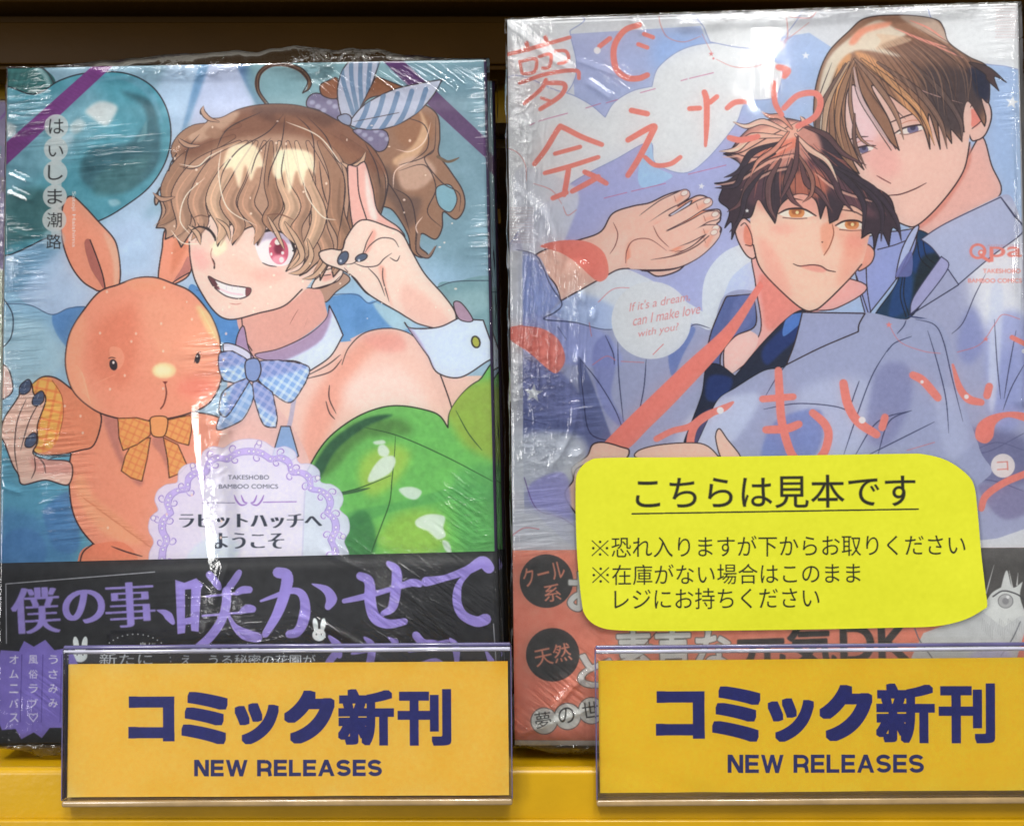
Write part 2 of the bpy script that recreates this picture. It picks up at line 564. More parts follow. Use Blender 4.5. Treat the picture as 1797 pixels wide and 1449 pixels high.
    P.poly([(180, 725), (215, 735), (212, 790), (250, 840), (240, 850), (205, 800)], (160, 108, 108), 0.55, blur=5, clip=body)
    P.poly([(270, 765), (290, 768), (296, 830), (284, 800), (268, 780)], (160, 108, 108), 0.5, blur=4, clip=body)
    # arm and its check cotton pad
    arm = P.poly([(52, 690), (58, 674), (76, 661), (100, 664), (130, 686), (165, 712), (178, 735), (165, 780), (140, 790), (100, 798), (62, 794), (54, 760)], (214, 142, 110), line=2.6, lc=INK, mask=True)
    pad = P.poly([(50, 690), (60, 672), (78, 662), (95, 670), (107, 692), (110, 725), (105, 760), (92, 785), (70, 794), (58, 780)], (232, 182, 100), mask=True)
    check(P, pad, 45, 655, 115, 800, 12, 17, (212, 122, 78), 4.6, 0.55)
    P.line([(92, 668), (108, 694), (111, 728), (104, 762)], 1.6, (150, 80, 50), 0.8)
    # head
    hd = P.poly([(176, 511), (150, 540), (124, 582), (115, 625), (118, 658), (130, 688), (155, 712), (185, 728), (235, 738), (290, 735), (335, 724), (368, 706), (388, 668), (388, 622), (383, 585), (365, 546), (335, 512), (302, 497), (272, 487), (240, 488), (206, 500)], (222, 154, 128), line=2.8, lc=INK, mask=True)
    P.poly([(118, 560), (150, 560), (145, 660), (180, 720), (110, 690)], (228, 172, 140), 0.6, blur=14, clip=hd)
    P.poly([(180, 560), (240, 540), (235, 640), (215, 680), (170, 660), (160, 610)], (212, 132, 104), 0.7, blur=22, clip=hd)
    P.poly([(250, 520), (340, 540), (380, 620), (330, 650), (270, 620)], (222, 164, 136), 0.7, blur=24, clip=hd)
    P.poly([(220, 490), (270, 488), (300, 505), (240, 510)], (226, 160, 128), 0.8, blur=6, clip=hd)
    P.poly([(345, 535), (372, 555), (386, 600), (386, 600), (370, 590), (350, 555)], (232, 196, 146), 0.9, blur=5, clip=hd)
    for i in range(16):
        t = i / 15
        P.line([(350 + 28 * t, 538 + 50 * t), (358 + 30 * t, 556 + 56 * t)], 1.1, (240, 214, 160), 0.7, taper=(0.2, 0.2), clip=hd)
    for i in range(14):
        t = i / 13
        P.line([(132 + 10 * t, 640 + 46 * t), (142 + 12 * t, 650 + 46 * t), (150 + 10 * t, 668 + 42 * t)], 1.0, (236, 184, 150), 0.7, taper=(0.2, 0.2), clip=hd)
        P.line([(160 + 34 * t, 676 - 16 * t), (178 + 28 * t, 668 - 12 * t)], 1.0, (232, 172, 142), 0.6, taper=(0.2, 0.2), clip=hd)
        P.line([(276 + 24 * t, 598 + 2 * t), (280 + 19 * t, 618)], 1.1, (240, 190, 150), 0.6, taper=(0.2, 0.2), clip=hd)
    P.ell(345, 680, 34, 20, (230, 134, 118), a=0.5, blur=16, clip=hd)
    P.poly([(193, 610), (212, 612), (218, 632), (208, 648), (196, 640)], (222, 156, 128), clip=hd)
    P.ell(199, 640, 7, 10, (44, 38, 48), rot=-12)
    P.line([(190, 629), (196, 627), (203, 629)], 2.0, (90, 54, 50), 0.9, taper=(0.3, 0.3))
    P.ell(199, 636, 2, 2.6, (226, 222, 220))
    P.ell(347, 629, 4.4, 9, (44, 38, 48), rot=8)
    P.ell(346, 625, 1.4, 2, (226, 222, 220))
    P.line([(341, 636), (345, 622), (352, 617)], 1.4, INK)
    P.ell(288, 650, 21, 14, (232, 206, 160), blur=3)
    P.ell(286, 650, 14, 9, (236, 222, 184), blur=5)
    P.poly([(285, 669, 1), (294, 669, 1), (290, 675, 1)], (120, 50, 44), sm=False)
    P.line([(290, 674), (292, 690), (288, 708), (282, 717)], 2.6, (110, 56, 46), taper=(0.5, 1))
    # its check bow
    for pts in ([(234, 772), (264, 768), (258, 805), (249, 844), (230, 838), (213, 826), (220, 800)],
                [(287, 768), (312, 780), (328, 816), (316, 830), (297, 838), (294, 805)],
                [(207, 734), (240, 733), (266, 740), (263, 764), (240, 780), (216, 790), (209, 768)],
                [(290, 738), (315, 732), (337, 728), (336, 756), (331, 781), (312, 776), (288, 764)]):
        m = P.poly([p + (1,) for p in pts], (230, 176, 104), line=2.2, lc=(82, 50, 34), mask=True)
        xs = [p[0] for p in pts]; ys = [p[1] for p in pts]
        check(P, m, min(xs), min(ys), max(xs), max(ys), 24, 12, (216, 120, 82), 3.4, 0.5)
        P.poly(pts, (190, 130, 80), 0.25, blur=6, clip=m)
    P.poly([(266, 732), (292, 732), (293, 752), (286, 766), (268, 764), (264, 748)], (222, 160, 104), line=2.0, lc=(82, 50, 34))

    # ---------------- the person
    SK, SKS = (226, 198, 186), (208, 158, 146)
    H1, H2, H3 = (150, 112, 88), (190, 158, 136), (112, 78, 62)
    # pony tail behind
    tail = P.poly([(640, 260), (690, 180), (730, 178), (766, 200), (772, 240), (770, 270), (790, 300), (812, 335), (815, 365), (800, 385), (778, 372), (776, 400), (764, 420), (740, 410), (736, 432), (750, 446), (738, 452), (722, 440), (715, 410), (690, 370), (660, 350)], H1, line=2.4, lc=INK, mask=True)
    P.poly([(690, 200), (740, 196), (762, 230), (740, 260), (700, 250)], (150, 104, 72), 0.8, blur=8, clip=tail)
    P.poly([(735, 190), (752, 230), (735, 270), (700, 290), (690, 280), (725, 255), (740, 220)], (206, 172, 138), 0.85, blur=3, clip=tail)
    P.poly([(700, 285), (740, 275), (765, 300), (740, 330), (705, 330)], (196, 166, 148), 0.8, blur=6, clip=tail)
    P.poly([(680, 290), (710, 340), (740, 350), (720, 400), (690, 360), (665, 320)], (104, 78, 68), 0.8, blur=8, clip=tail)
    P.poly([(766, 330), (790, 325), (802, 350), (790, 372), (770, 360)], (126, 168, 182), line=1.8, lc=INK)
    for L_ in ([(705, 205), (745, 220), (750, 260), (720, 285)], [(765, 205), (762, 262), (745, 280), (775, 320), (806, 340), (806, 372)],
               [(700, 300), (745, 290), (765, 330), (750, 372), (776, 400)], [(690, 330), (720, 350), (730, 395), (728, 430)],
               [(665, 300), (700, 350), (720, 410)], [(772, 275), (790, 284), (806, 276)], [(700, 290), (740, 278), (762, 262)]):
        P.line(L_, 2.0, INK, 0.9, taper=(0.2, 0.2))
    for L_ in ([(694, 262), (720, 266), (745, 248), (756, 215)], [(690, 330), (694, 300), (720, 284)], [(738, 420), (730, 398), (742, 380)]):
        P.line(L_, 1.8, (232, 206, 192), 0.9, taper=(0.2, 0.2))
    P.line([(768, 275), (786, 284), (806, 277)], 5, (112, 88, 66), taper=(1, 0.2))
    P.line([(735, 412), (734, 440), (752, 450), (764, 432)], 7, (140, 108, 92), taper=(1, 0.2))
    P.line([(732, 408), (731, 442), (752, 453), (767, 430)], 2, INK, taper=(0.5, 0.3))
    # ahoge curl
    P.line([(470, 186), (453, 160), (454, 132), (474, 115), (502, 114), (528, 124), (542, 142), (541, 156), (532, 163)], 9, (112, 82, 62), taper=(0.2, 1, 1, 0.9, 1.0, 0.6, 0.2))
    P.line([(474, 186), (455, 158), (457, 131), (476, 116), (502, 115), (528, 126), (540, 143), (531, 163)], 2, INK)
    P.line([(466, 184), (451, 160), (452, 130), (474, 112), (504, 111), (532, 122), (546, 142), (543, 156), (531, 164)], 2, INK)
    # back of the hair at the nape
    P.poly([(560, 470), (600, 478), (614, 492), (590, 512), (572, 530), (560, 520), (556, 500)], (176, 142, 124), line=2, lc=INK)
    # torso and shoulder
    tor = P.poly([(430, 610), (600, 600), (616, 594), (645, 581), (682, 576), (716, 584), (740, 604), (756, 640), (780, 690), (800, 740), (800, 990), (380, 990), (392, 740)], (222, 190, 178), mask=True)
    P.poly([(590, 640), (640, 590), (690, 580), (700, 600), (650, 620), (610, 680), (560, 800), (530, 820), (540, 720)], (218, 160, 142), 0.8, blur=16, clip=tor)
    P.poly([(640, 590), (700, 588), (712, 612), (680, 618), (650, 606)], (216, 158, 148), 0.7, blur=8, clip=tor)
    P.poly([(600, 680), (680, 640), (740, 680), (740, 740), (640, 730)], (226, 204, 196), 0.8, blur=20, clip=tor)
    for L_ in ([(600, 640), (612, 610), (640, 584), (682, 576), (716, 584), (736, 600)], [(541, 658), (575, 640), (598, 622)], [(540, 664), (580, 652), (600, 630)], [(578, 676), (578, 700), (590, 726)], [(572, 704), (578, 724), (588, 736)], [(774, 656), (790, 700), (798, 730)]):
        P.line(L_, 2.2, INK, 0.85, taper=(0.5, 0.3))
    # chest under the bow, straps
    P.poly([(430, 700), (470, 700), (520, 760), (545, 830), (500, 870), (440, 800), (400, 760)], (216, 180, 172), 1, line=None)
    P.line([(452, 640), (446, 690), (420, 730)], 2, INK, taper=(0.4, 0.2))
    P.line([(516, 700), (508, 745), (498, 760)], 8, (176, 170, 190))
    P.poly([(493, 748, 1), (509, 748, 1), (524, 800, 1), (500, 815, 1), (478, 800, 1)], (136, 166, 204), line=2, lc=INK)
    m = P.poly([(380, 752), (400, 700), (430, 668), (446, 690), (430, 730), (410, 745)], (140, 172, 210), line=2, lc=INK, mask=True)
    check(P, m, 380, 660, 450, 750, 30, 16, (196, 208, 226), 6, 0.5)
    # raised forearm, behind cuff
    P.poly([(735, 590), (770, 655), (850, 660), (880, 680), (880, 700), (800, 745), (770, 700)], (218, 186, 174))
    P.line([(770, 650), (788, 700), (798, 735)], 2.4, INK)
    # neck
    nk = P.poly([(420, 548), (428, 600), (440, 625), (480, 616), (530, 592), (570, 560), (572, 540), (556, 505), (500, 520)], (212, 164, 152), mask=True)
    P.line([(508, 570), (516, 555), (524, 542)], 1.2, (150, 90, 84), 0.8, taper=(0.2, 0.2))
    P.line([(534, 575), (540, 558)], 1.2, (150, 90, 84), 0.8, taper=(0.2, 0.2))
    P.line([(424, 556), (428, 590), (442, 615)], 2.2, INK, 0.8)
    # collar
    P.poly([(427, 572), (436, 610), (450, 640), (420, 640), (414, 600)], (166, 140, 172), line=2, lc=INK)
    cr = P.poly([(448, 622), (490, 612), (540, 588), (572, 560), (578, 536, 1), (590, 560), (602, 588, 1), (580, 625), (545, 650, 1), (520, 634), (470, 632)], (202, 212, 232), line=2.4, lc=INK, mask=True)
    P.poly([(448, 622), (490, 612), (540, 588), (575, 545), (580, 560), (560, 600), (500, 632), (460, 640)], (164, 138, 168), 0.9, blur=4, clip=cr)
    P.poly([(392, 604), (415, 606), (440, 622), (430, 640), (400, 630)], (206, 206, 222), line=2, lc=INK)
    # check bow tie
    BL, BW = (136, 170, 212), (226, 232, 242)
    for pts in ([(386, 620), (408, 616), (436, 634), (438, 660), (420, 672), (392, 668), (384, 645)],
                [(452, 636), (490, 632), (541, 643), (536, 672), (510, 706), (478, 690), (452, 664)],
                [(446, 668), (478, 688), (486, 730), (484, 750), (462, 744), (446, 700)],
                [(438, 664), (425, 690), (398, 730), (384, 722), (390, 690), (412, 672)]):
        m = P.poly([p + (1,) if i % 2 else p for i, p in enumerate(pts)], BL, line=2.3, lc=INK, mask=True)
        xs = [p[0] for p in pts]; ys = [p[1] for p in pts]
        check(P, m, min(xs), min(ys), max(xs), max(ys), 33, 13, BW, 5, 0.5)
        P.poly([pts[0], pts[1], pts[2], pts[-1]], (120, 116, 176), 0.4, blur=6, clip=m)
    P.poly([(433, 632), (452, 630), (458, 650), (450, 668), (435, 666), (430, 648)], (132, 152, 194), line=2.2, lc=INK)
    # hand at the left edge, holding the plush arm
    h = P.poly([(0, 790), (5, 740), (30, 700), (46, 668), (55, 672), (60, 692), (75, 690), (80, 704), (66, 745), (66, 775), (58, 795), (80, 806), (124, 812), (120, 850), (80, 842), (40, 850), (32, 832), (22, 815), (4, 770)], (224, 190, 176), line=2.4, lc=INK, mask=True)
    P.poly([(60, 800), (120, 812), (120, 830), (70, 830), (55, 815)], (206, 150, 140), 0.7, blur=6, clip=h)
    for L_ in ([(46, 700), (30, 740), (26, 790), (32, 830)], [(66, 710), (50, 742), (36, 790)], [(60, 800), (62, 822), (55, 840)], [(84, 808), (96, 802), (124, 800)], [(60, 796), (76, 812), (80, 830)]):
        P.line(L_, 2.0, INK, 0.9, taper=(0.4, 0.3))
    P.poly([(-10, 640), (10, 642), (20, 662), (20, 690), (-10, 700)], (220, 184, 172), line=2.2, lc=INK)
    for (x, y, r_) in ((44, 680, 25), (67, 700, 14), (54, 773, 5)):
        P.poly([(x - 10, y + 9), (x - 8, y - 4), (x + 4, y - 14), (x + 10, y - 10), (x + 9, y + 4), (x - 1, y + 12)], (76, 92, 122), line=1.8, lc=INK)
        P.line([(x + 1, y - 8), (x - 2, y)], 3, (150, 166, 190), 0.9, taper=(0.3, 0.3))
    # face
    fc = P.poly([(332, 405), (332, 440), (336, 470), (350, 508), (372, 542), (390, 557), (412, 560), (450, 551), (500, 536), (532, 512), (560, 480), (600, 470), (604, 380), (560, 330), (420, 330), (350, 350)], SK, line=None, mask=True)
    P.line([(332, 425), (334, 455), (341, 488), (356, 518), (374, 544), (392, 558), (414, 560), (452, 550), (498, 537), (530, 508)], 2.6, INK)
    P.poly([(335, 440), (360, 440), (368, 470), (345, 470)], (226, 170, 164), 0.7, blur=10, clip=fc)
    P.poly([(400, 450), (470, 480), (500, 490), (470, 500), (410, 480)], (230, 190, 176), 0.7, blur=12, clip=fc)
    P.poly([(374, 428), (392, 420), (398, 436), (380, 450), (372, 442)], (236, 226, 196), 0.85, blur=5, clip=fc)
    P.ell(472, 482, 30, 12, (228, 170, 160), a=0.5, blur=12, clip=fc)
    # ear
    er = P.poly([(562, 478), (590, 470), (602, 476), (594, 492), (575, 500), (548, 506), (552, 492)], (232, 204, 192), line=2.0, lc=INK, mask=True)
    P.poly([(565, 486), (585, 476), (590, 484), (570, 494)], (214, 160, 148), 0.8, blur=3, clip=er)
    P.line([(552, 492), (562, 485), (580, 482)], 1.6, INK)
    P.line([(538, 505), (560, 506), (582, 498), (598, 484)], 2.0, INK, taper=(0.5, 0.2))
    # winking eye (his right), open eye, nose, mouth
    P.line([(338, 402), (352, 398), (368, 404), (378, 420)], 4.4, (48, 34, 40), taper=(0.4, 0.6))
    P.line([(338, 404), (345, 399), (352, 401), (360, 398)], 2.4, (48, 34, 40))
    for dx in range(4):
        P.line([(342 + dx * 8, 399 + dx), (339 + dx * 8, 392 + dx)], 1.4, (48, 34, 40), taper=(1, 0.2))
    ey = P.poly([(447, 420), (458, 410), (478, 406), (500, 412), (514, 430), (512, 455), (500, 466), (478, 466), (460, 460), (450, 440)], (228, 220, 226), mask=True)
    P.poly([(447, 412), (500, 406), (514, 428), (470, 420), (450, 430)], (170, 160, 184), 0.8, blur=4, clip=ey)
    ir = P.ell(489, 440, 17, 24, (196, 92, 116), rot=-8, clip=ey, mask=True)
    P.ell(489, 436, 8, 11, (112, 30, 58), a=0.9, blur=3, clip=ir)
    P.ell(489, 456, 12, 8, (228, 160, 176), a=0.9, blur=4, clip=ir)
    P.ell(487, 425, 5, 5, (240, 236, 214), clip=ey)
    P.ell(496, 444, 2.6, 3, (244, 226, 230)); P.ell(494, 456, 4, 5, (240, 230, 236)); P.ell(476, 446, 2, 3, (240, 220, 226))
    P.line([(446, 418), (458, 408), (478, 404), (500, 409), (512, 424), (518, 446), (514, 458)], 5.5, (44, 32, 38), taper=(0.2, 1, 1, 1.2, 0.8, 0.3))
    for q in ((500, 408, 506, 402), (508, 418, 516, 412), (514, 430, 522, 428), (514, 440, 522, 442), (470, 404, 470, 398)):
        P.line([q[:2], q[2:]], 3, (44, 32, 38), taper=(1, 0.2))
    P.line([(460, 461), (472, 466), (486, 468)], 2.2, (64, 44, 48), taper=(0.4, 0.2))
    P.line([(452, 402), (464, 395), (482, 396)], 3, (206, 128, 116), 0.8, blur=2)
    P.line([(372, 453), (376, 462), (376, 471)], 2.6, (70, 44, 46), taper=(0.3, 1))
    P.line([(372, 436), (370, 448), (376, 466)], 1.6, (170, 110, 100), 0.8)
    mo = P.poly([(366, 485), (380, 492), (402, 500), (428, 504), (440, 507), (436, 518), (420, 524), (398, 520), (380, 508), (371, 497)], (232, 230, 238), line=2.3, lc=(60, 40, 46), mask=True)
    P.poly([(366, 484), (376, 490), (386, 508), (376, 503)], (96, 52, 60), clip=mo)
    P.poly([(432, 504), (442, 506), (437, 519), (431, 519)], (120, 70, 76), clip=mo)
    P.line([(384, 506), (404, 514), (426, 517)], 3.0, (226, 170, 176), 0.7, clip=mo, blur=2)
    for x in (398, 408, 418):
        P.line([(x, 500), (x - 1, 509)], 1.0, (190, 180, 196), 0.8)
    P.line([(402, 532), (414, 534), (424, 532)], 1.8, (190, 120, 110), 0.8, taper=(0.2, 0.2))
    # hair cap
    hr = P.poly([(277, 338), (286, 326), (272, 345), (276, 358), (300, 300), (308, 268), (330, 240), (352, 226), (368, 206), (352, 200), (356, 190), (366, 206), (388, 207), (420, 192), (460, 184), (510, 184), (548, 192), (590, 208), (630, 236), (660, 268), (680, 310), (676, 350), (660, 400), (645, 440), (622, 470), (606, 462, 1), (585, 486, 1), (580, 458, 1), (562, 492, 1), (560, 458, 1), (538, 478, 1), (526, 484, 1), (536, 454, 1), (502, 476, 1), (520, 436), (516, 412, 1), (484, 404), (470, 388, 1), (452, 430, 1), (448, 396, 1), (428, 404), (408, 430, 1), (412, 392, 1), (398, 400), (382, 432, 1), (386, 396), (372, 374, 1), (356, 396), (352, 424, 1), (338, 404, 1), (318, 434, 1), (308, 412, 1), (290, 420, 1), (290, 402), (274, 400, 1), (284, 370)],
                (178, 144, 122), line=2.6, lc=INK, mask=True)
    def clump(pts, w, c, shade=True):
        P.line(pts, w + 3.6, INK, 0.95, taper=(0.25, 0.8, 1, 0.75, 0.03), n=10)
        P.line(pts, w, c, 1.0, taper=(0.2, 0.8, 1, 0.72, 0.01), n=10)
        if shade:
            P.line([(x + w * 0.22, y + 2) for x, y in pts[1:]], w * 0.34, tuple(int(v * 0.82) for v in c), 0.75, taper=(0.1, 1, 0.1), blur=2)
            P.line([(x - w * 0.2, y) for x, y in pts[1:]], w * 0.14, tuple(min(int(v * 1.14), 250) for v in c), 0.8, taper=(0.05, 1, 0.05))
    C1, C2, C3, C4 = (182, 144, 120), (160, 122, 98), (200, 168, 142), (134, 98, 78)
    for pts, w, c in (([(560, 230), (610, 270), (630, 330), (622, 400), (634, 450)], 34, C4), ([(600, 240), (650, 290), (664, 340), (650, 400)], 30, C4),
                      ([(420, 220), (346, 232), (318, 262), (326, 300), (300, 330)], 36, C2), ([(410, 240), (330, 280), (300, 330), (304, 370), (276, 398)], 36, C2),
                      ([(420, 250), (352, 290), (318, 340), (322, 390), (304, 418)], 34, C1), ([(560, 250), (590, 310), (588, 370), (604, 420), (582, 478)], 32, C2),
                      ([(432, 250), (376, 290), (346, 350), (354, 390), (336, 422)], 32, C1), ([(540, 250), (566, 320), (558, 390), (574, 440), (548, 486)], 30, C1),
                      ([(520, 250), (540, 320), (560, 380), (536, 440), (504, 474)], 26, C3), ([(440, 250), (398, 300), (376, 350), (392, 396), (380, 430)], 30, C3),
                      ([(505, 250), (520, 320), (534, 360), (520, 400), (536, 446)], 26, C1), ([(450, 250), (420, 310), (400, 356), (420, 396), (406, 428)], 28, C1),
                      ([(490, 250), (496, 320), (514, 362), (500, 396), (518, 428)], 28, C3), ([(464, 250), (444, 320), (432, 360), (456, 396), (446, 430)], 30, C1), ([(476, 250), (474, 320), (484, 360), (470, 386), (486, 412)], 26, C2)):
        clump(pts, w, c)
    # shine across the fringe, crown, shadow
    P.poly([(392, 296), (400, 262), (424, 252), (450, 258), (462, 290), (450, 296), (440, 318), (430, 290), (420, 330), (408, 296)], (246, 234, 206), 0.75, blur=4, clip=hr)
    P.poly([(478, 300), (486, 266), (520, 262), (548, 272), (552, 306), (540, 296), (530, 326), (520, 300), (508, 340), (500, 300), (490, 316)], (248, 236, 208), 0.8, blur=4, clip=hr)
    P.poly([(318, 262), (380, 204), (460, 180), (560, 186), (640, 232), (684, 300), (650, 300), (600, 262), (560, 246), (500, 236), (440, 240), (390, 250), (340, 276)], (126, 80, 58), 0.85, blur=12, clip=hr)
    P.poly([(330, 240), (370, 206), (420, 196), (400, 222), (350, 250)], (206, 176, 152), 0.7, blur=6, clip=hr)
    P.poly([(440, 190), (520, 184), (590, 206), (560, 226), (480, 216)], (96, 58, 44), 0.7, blur=10, clip=hr)
    P.poly([(480, 204), (540, 210), (600, 250), (640, 280), (620, 290), (560, 250)], (150, 102, 74), 0.7, blur=8, clip=hr)
    for L_ in ([(498, 200), (470, 232), (420, 262), (392, 300), (386, 330)], [(500, 204), (494, 250), (474, 300), (470, 330)], [(520, 204), (546, 232), (552, 280), (548, 320)], [(476, 242), (452, 270), (440, 306)], [(540, 206), (572, 240), (590, 280), (612, 290), (634, 276)],
               [(372, 262), (366, 280), (340, 296), (314, 292)], [(460, 196), (400, 226), (380, 262)], [(598, 284), (606, 330), (600, 380), (592, 420)], [(640, 250), (660, 290), (668, 330)], [(350, 236), (330, 262), (322, 300)], [(560, 282), (566, 330), (576, 362)], [(500, 262), (494, 300), (500, 330)]):
        P.line(L_, 2.1, INK, 0.9, taper=(0.15, 0.15), clip=hr)
    for L_ in ([(388, 262), (384, 310), (400, 366), (450, 396)], [(314, 288), (346, 292), (366, 276), (392, 262)], [(360, 312), (326, 344), (316, 386), (334, 412)], [(532, 312), (540, 346), (566, 380), (590, 386)], [(300, 404), (320, 426), (350, 428)], [(502, 214), (560, 240), (600, 290)]):
        P.line(L_, 2.0, (240, 222, 206), 0.95, taper=(0.2, 0.2))
    for pts, w in (([(500, 390), (520, 420), (530, 452), (508, 474)], 9), ([(540, 420), (546, 450), (528, 476), (506, 480)], 9), ([(470, 380), (486, 410), (500, 440)], 6), ([(566, 440), (570, 462), (552, 484), (530, 490)], 8), ([(600, 286), (616, 294), (634, 284), (642, 266)], 8), ([(380, 384), (398, 400), (404, 424)], 6), ([(330, 396), (346, 410), (352, 430)], 7)):
        clump(pts, w, C3, False)
    for pts in ([(384, 214), (366, 208), (356, 196), (357, 186)], [(350, 256), (332, 256), (320, 250), (312, 242)], [(306, 346), (290, 350), (280, 348), (268, 338)]):
        clump(pts, 7, C1, False)
    P.poly([(392, 232), (372, 222), (360, 236), (380, 244)], C2, 0.9, blur=3)
    P.line([(296, 300), (300, 286), (310, 270)], 2.2, INK)
    # the wink shows through the fringe
    P.line([(336, 404), (350, 398), (366, 403), (376, 414), (378, 422)], 5.0, (48, 34, 40), taper=(0.3, 1, 0.6))
    for q in ((342, 401, 336, 394), (350, 398, 346, 390), (358, 399, 358, 391), (366, 402, 369, 395)):
        P.line([q[:2], q[2:]], 2.2, (48, 34, 40), taper=(1, 0.1))
    P.line([(336, 384), (352, 378), (368, 382)], 2.4, (110, 78, 66), 0.8, taper=(0.2, 0.2))
    P.line([(466, 378), (490, 376), (516, 386)], 2.6, (120, 80, 66), 0.8, taper=(0.2, 0.2))
    # frilled band and striped ribbon
    for pts in ([(538, 178), (544, 168), (556, 164), (580, 170), (604, 182), (612, 200), (600, 214), (560, 194), (540, 188)], [(620, 228), (650, 226), (676, 230), (682, 246), (676, 262), (662, 266), (648, 254), (630, 240)]):
        m = P.poly(pts, (120, 112, 142), line=2, lc=INK, mask=True)
        for i in range(8):
            P.ell(pts[0][0] + 10 + i * 10, pts[0][1] + 2 + (i % 3) * 7, 5, 4, (168, 168, 190), a=0.8, clip=m, blur=2)
    P.poly([(562, 150), (576, 142), (592, 138), (592, 172), (566, 168)], (140, 90, 64), line=2, lc=INK)
    m = P.poly([(616, 104, 1), (600, 126), (592, 160), (598, 200), (612, 218, 1), (640, 180), (668, 104, 1)], (170, 174, 190), line=2.2, lc=INK, mask=True)
    for i in range(5):
        P.line([(600 + i * 17, 96), (602 + i * 15, 140), (620 + i * 8, 200)], 8, (98, 124, 152), 0.9, clip=m)
    P.poly([(632, 190, 1), (660, 134, 1), (706, 152, 1), (690, 164), (650, 172)], (132, 84, 56), line=2, lc=INK)
    m = P.poly([(612, 215, 1), (640, 184), (690, 158), (740, 146), (776, 140, 1), (760, 168), (730, 200), (690, 222), (650, 228), (618, 222)], (178, 182, 198), line=2.2, lc=INK, mask=True)
    for i in range(6):
        P.line([(648 + i * 25, 172 - i * 4), (640 + i * 23, 200), (622 + i * 22, 232)], 9, (98, 126, 158), 0.9, clip=m)
    P.line([(620, 214), (660, 206), (700, 198)], 1.6, INK, 0.8, taper=(0.3, 0.8))
    P.poly([(592, 206), (606, 200), (616, 206), (614, 220), (600, 216)], (140, 148, 172), line=2, lc=INK)
    # raised hand: two fingers up, the others curled
    P.poly([(610, 300), (612, 290), (625, 292), (634, 286), (642, 288), (654, 330), (664, 372), (700, 400), (705, 420), (630, 420), (618, 392), (612, 340)], (222, 176, 166), line=2.3, lc=INK)
    P.line([(627, 294), (630, 340), (643, 384)], 2.2, INK)
    P.poly([(642, 296), (652, 340), (662, 384), (650, 380), (642, 340)], (224, 212, 206), 0.9, blur=3)
    hn = P.poly([(560, 444), (580, 437), (600, 438), (606, 420), (625, 392), (645, 386), (680, 398), (705, 410), (722, 440), (745, 480), (780, 520), (800, 552), (790, 578), (740, 570), (716, 558), (700, 548), (660, 525), (640, 510), (622, 488), (600, 474), (570, 462)], (228, 202, 190), line=2.5, lc=INK, mask=True)
    P.poly([(700, 520), (720, 500), (790, 560), (780, 580), (720, 560)], (216, 176, 164), 0.6, blur=10, clip=hn)
    P.poly([(652, 405), (640, 440), (634, 450), (648, 440), (660, 410)], (220, 160, 146), 0.8, blur=4, clip=hn)
    P.poly([(664, 470), (680, 520), (690, 540), (678, 500), (676, 470)], (222, 168, 152), 0.8, blur=4, clip=hn)
    for L_ in ([(606, 424), (600, 440), (594, 458)], [(654, 406), (644, 424), (636, 446), (620, 462), (598, 464)], [(700, 434), (690, 420), (668, 418), (650, 430), (640, 444)], [(622, 462), (640, 468), (662, 466), (674, 454), (688, 444)], [(684, 452), (696, 458), (702, 448)], [(646, 470), (664, 490), (676, 520)], [(604, 470), (620, 488), (640, 512), (655, 522)], [(672, 470), (672, 490), (683, 530)]):
        P.line(L_, 2.0, INK, 0.9, taper=(0.4, 0.25))
    for (x, y, rx, ry, rt) in ((602, 453, 13, 8, -58), (634, 452, 11, 6, -22)):
        P.ell(x, y, rx, ry, (78, 92, 118), rot=rt, line=2, lc=INK)
        P.ell(x - 4, y + 5, 2, 2.4, (190, 200, 214))
    # cuff
    cf = P.poly([(710, 566, 1), (722, 576), (770, 574), (806, 558), (820, 560), (848, 562, 1), (858, 590), (872, 626, 1), (855, 634), (808, 662), (768, 654), (752, 626, 1), (730, 595)], (196, 208, 232), line=2.5, lc=INK, mask=True)
    P.poly([(712, 568), (732, 590), (752, 626), (762, 650), (745, 640), (715, 590)], (164, 148, 176), 0.9, blur=3, clip=cf)
    P.poly([(796, 532), (810, 532), (830, 562), (806, 560)], (168, 140, 160), line=2, lc=INK)
    P.ell(835, 600, 7, 10, (170, 172, 70), rot=-15, line=3, lc=(50, 44, 40))
    # green balloons
    gr = P.poly([(530, 990, 1), (536, 850), (545, 815), (575, 770), (620, 735), (665, 716), (705, 712), (750, 720), (772, 730), (786, 750, 1), (790, 722), (812, 690), (840, 668), (880, 656), (900, 990, 1)], (112, 182, 96), line=2.6, lc=(34, 44, 34), mask=True)
    P.poly([(780, 700), (880, 670), (885, 800), (830, 790), (800, 760)], (150, 174, 72), 0.9, blur=14, clip=gr)
    P.poly([(560, 800), (620, 745), (700, 735), (720, 760), (640, 770), (590, 820), (560, 840)], (78, 118, 60), 0.7, blur=10, clip=gr)
    P.poly([(545, 830), (580, 775), (640, 735), (690, 728), (640, 750), (590, 790), (560, 840)], (44, 92, 66), 0.9, blur=3, clip=gr)
    P.poly([(640, 800), (690, 780), (720, 800), (690, 850), (650, 870), (630, 840)], (160, 190, 84), 0.9, blur=14, clip=gr)
    P.poly([(700, 900), (770, 900), (780, 960), (720, 975), (660, 950)], (150, 186, 80), 0.85, blur=18, clip=gr)
    P.poly([(610, 900), (700, 880), (820, 850), (880, 860), (880, 880), (780, 880), (680, 900), (612, 930)], (88, 160, 92), 0.6, blur=4, clip=gr)
    P.poly([(605, 920), (640, 895), (660, 940), (650, 975), (600, 975)], (60, 122, 74), 0.8, blur=5, clip=gr)
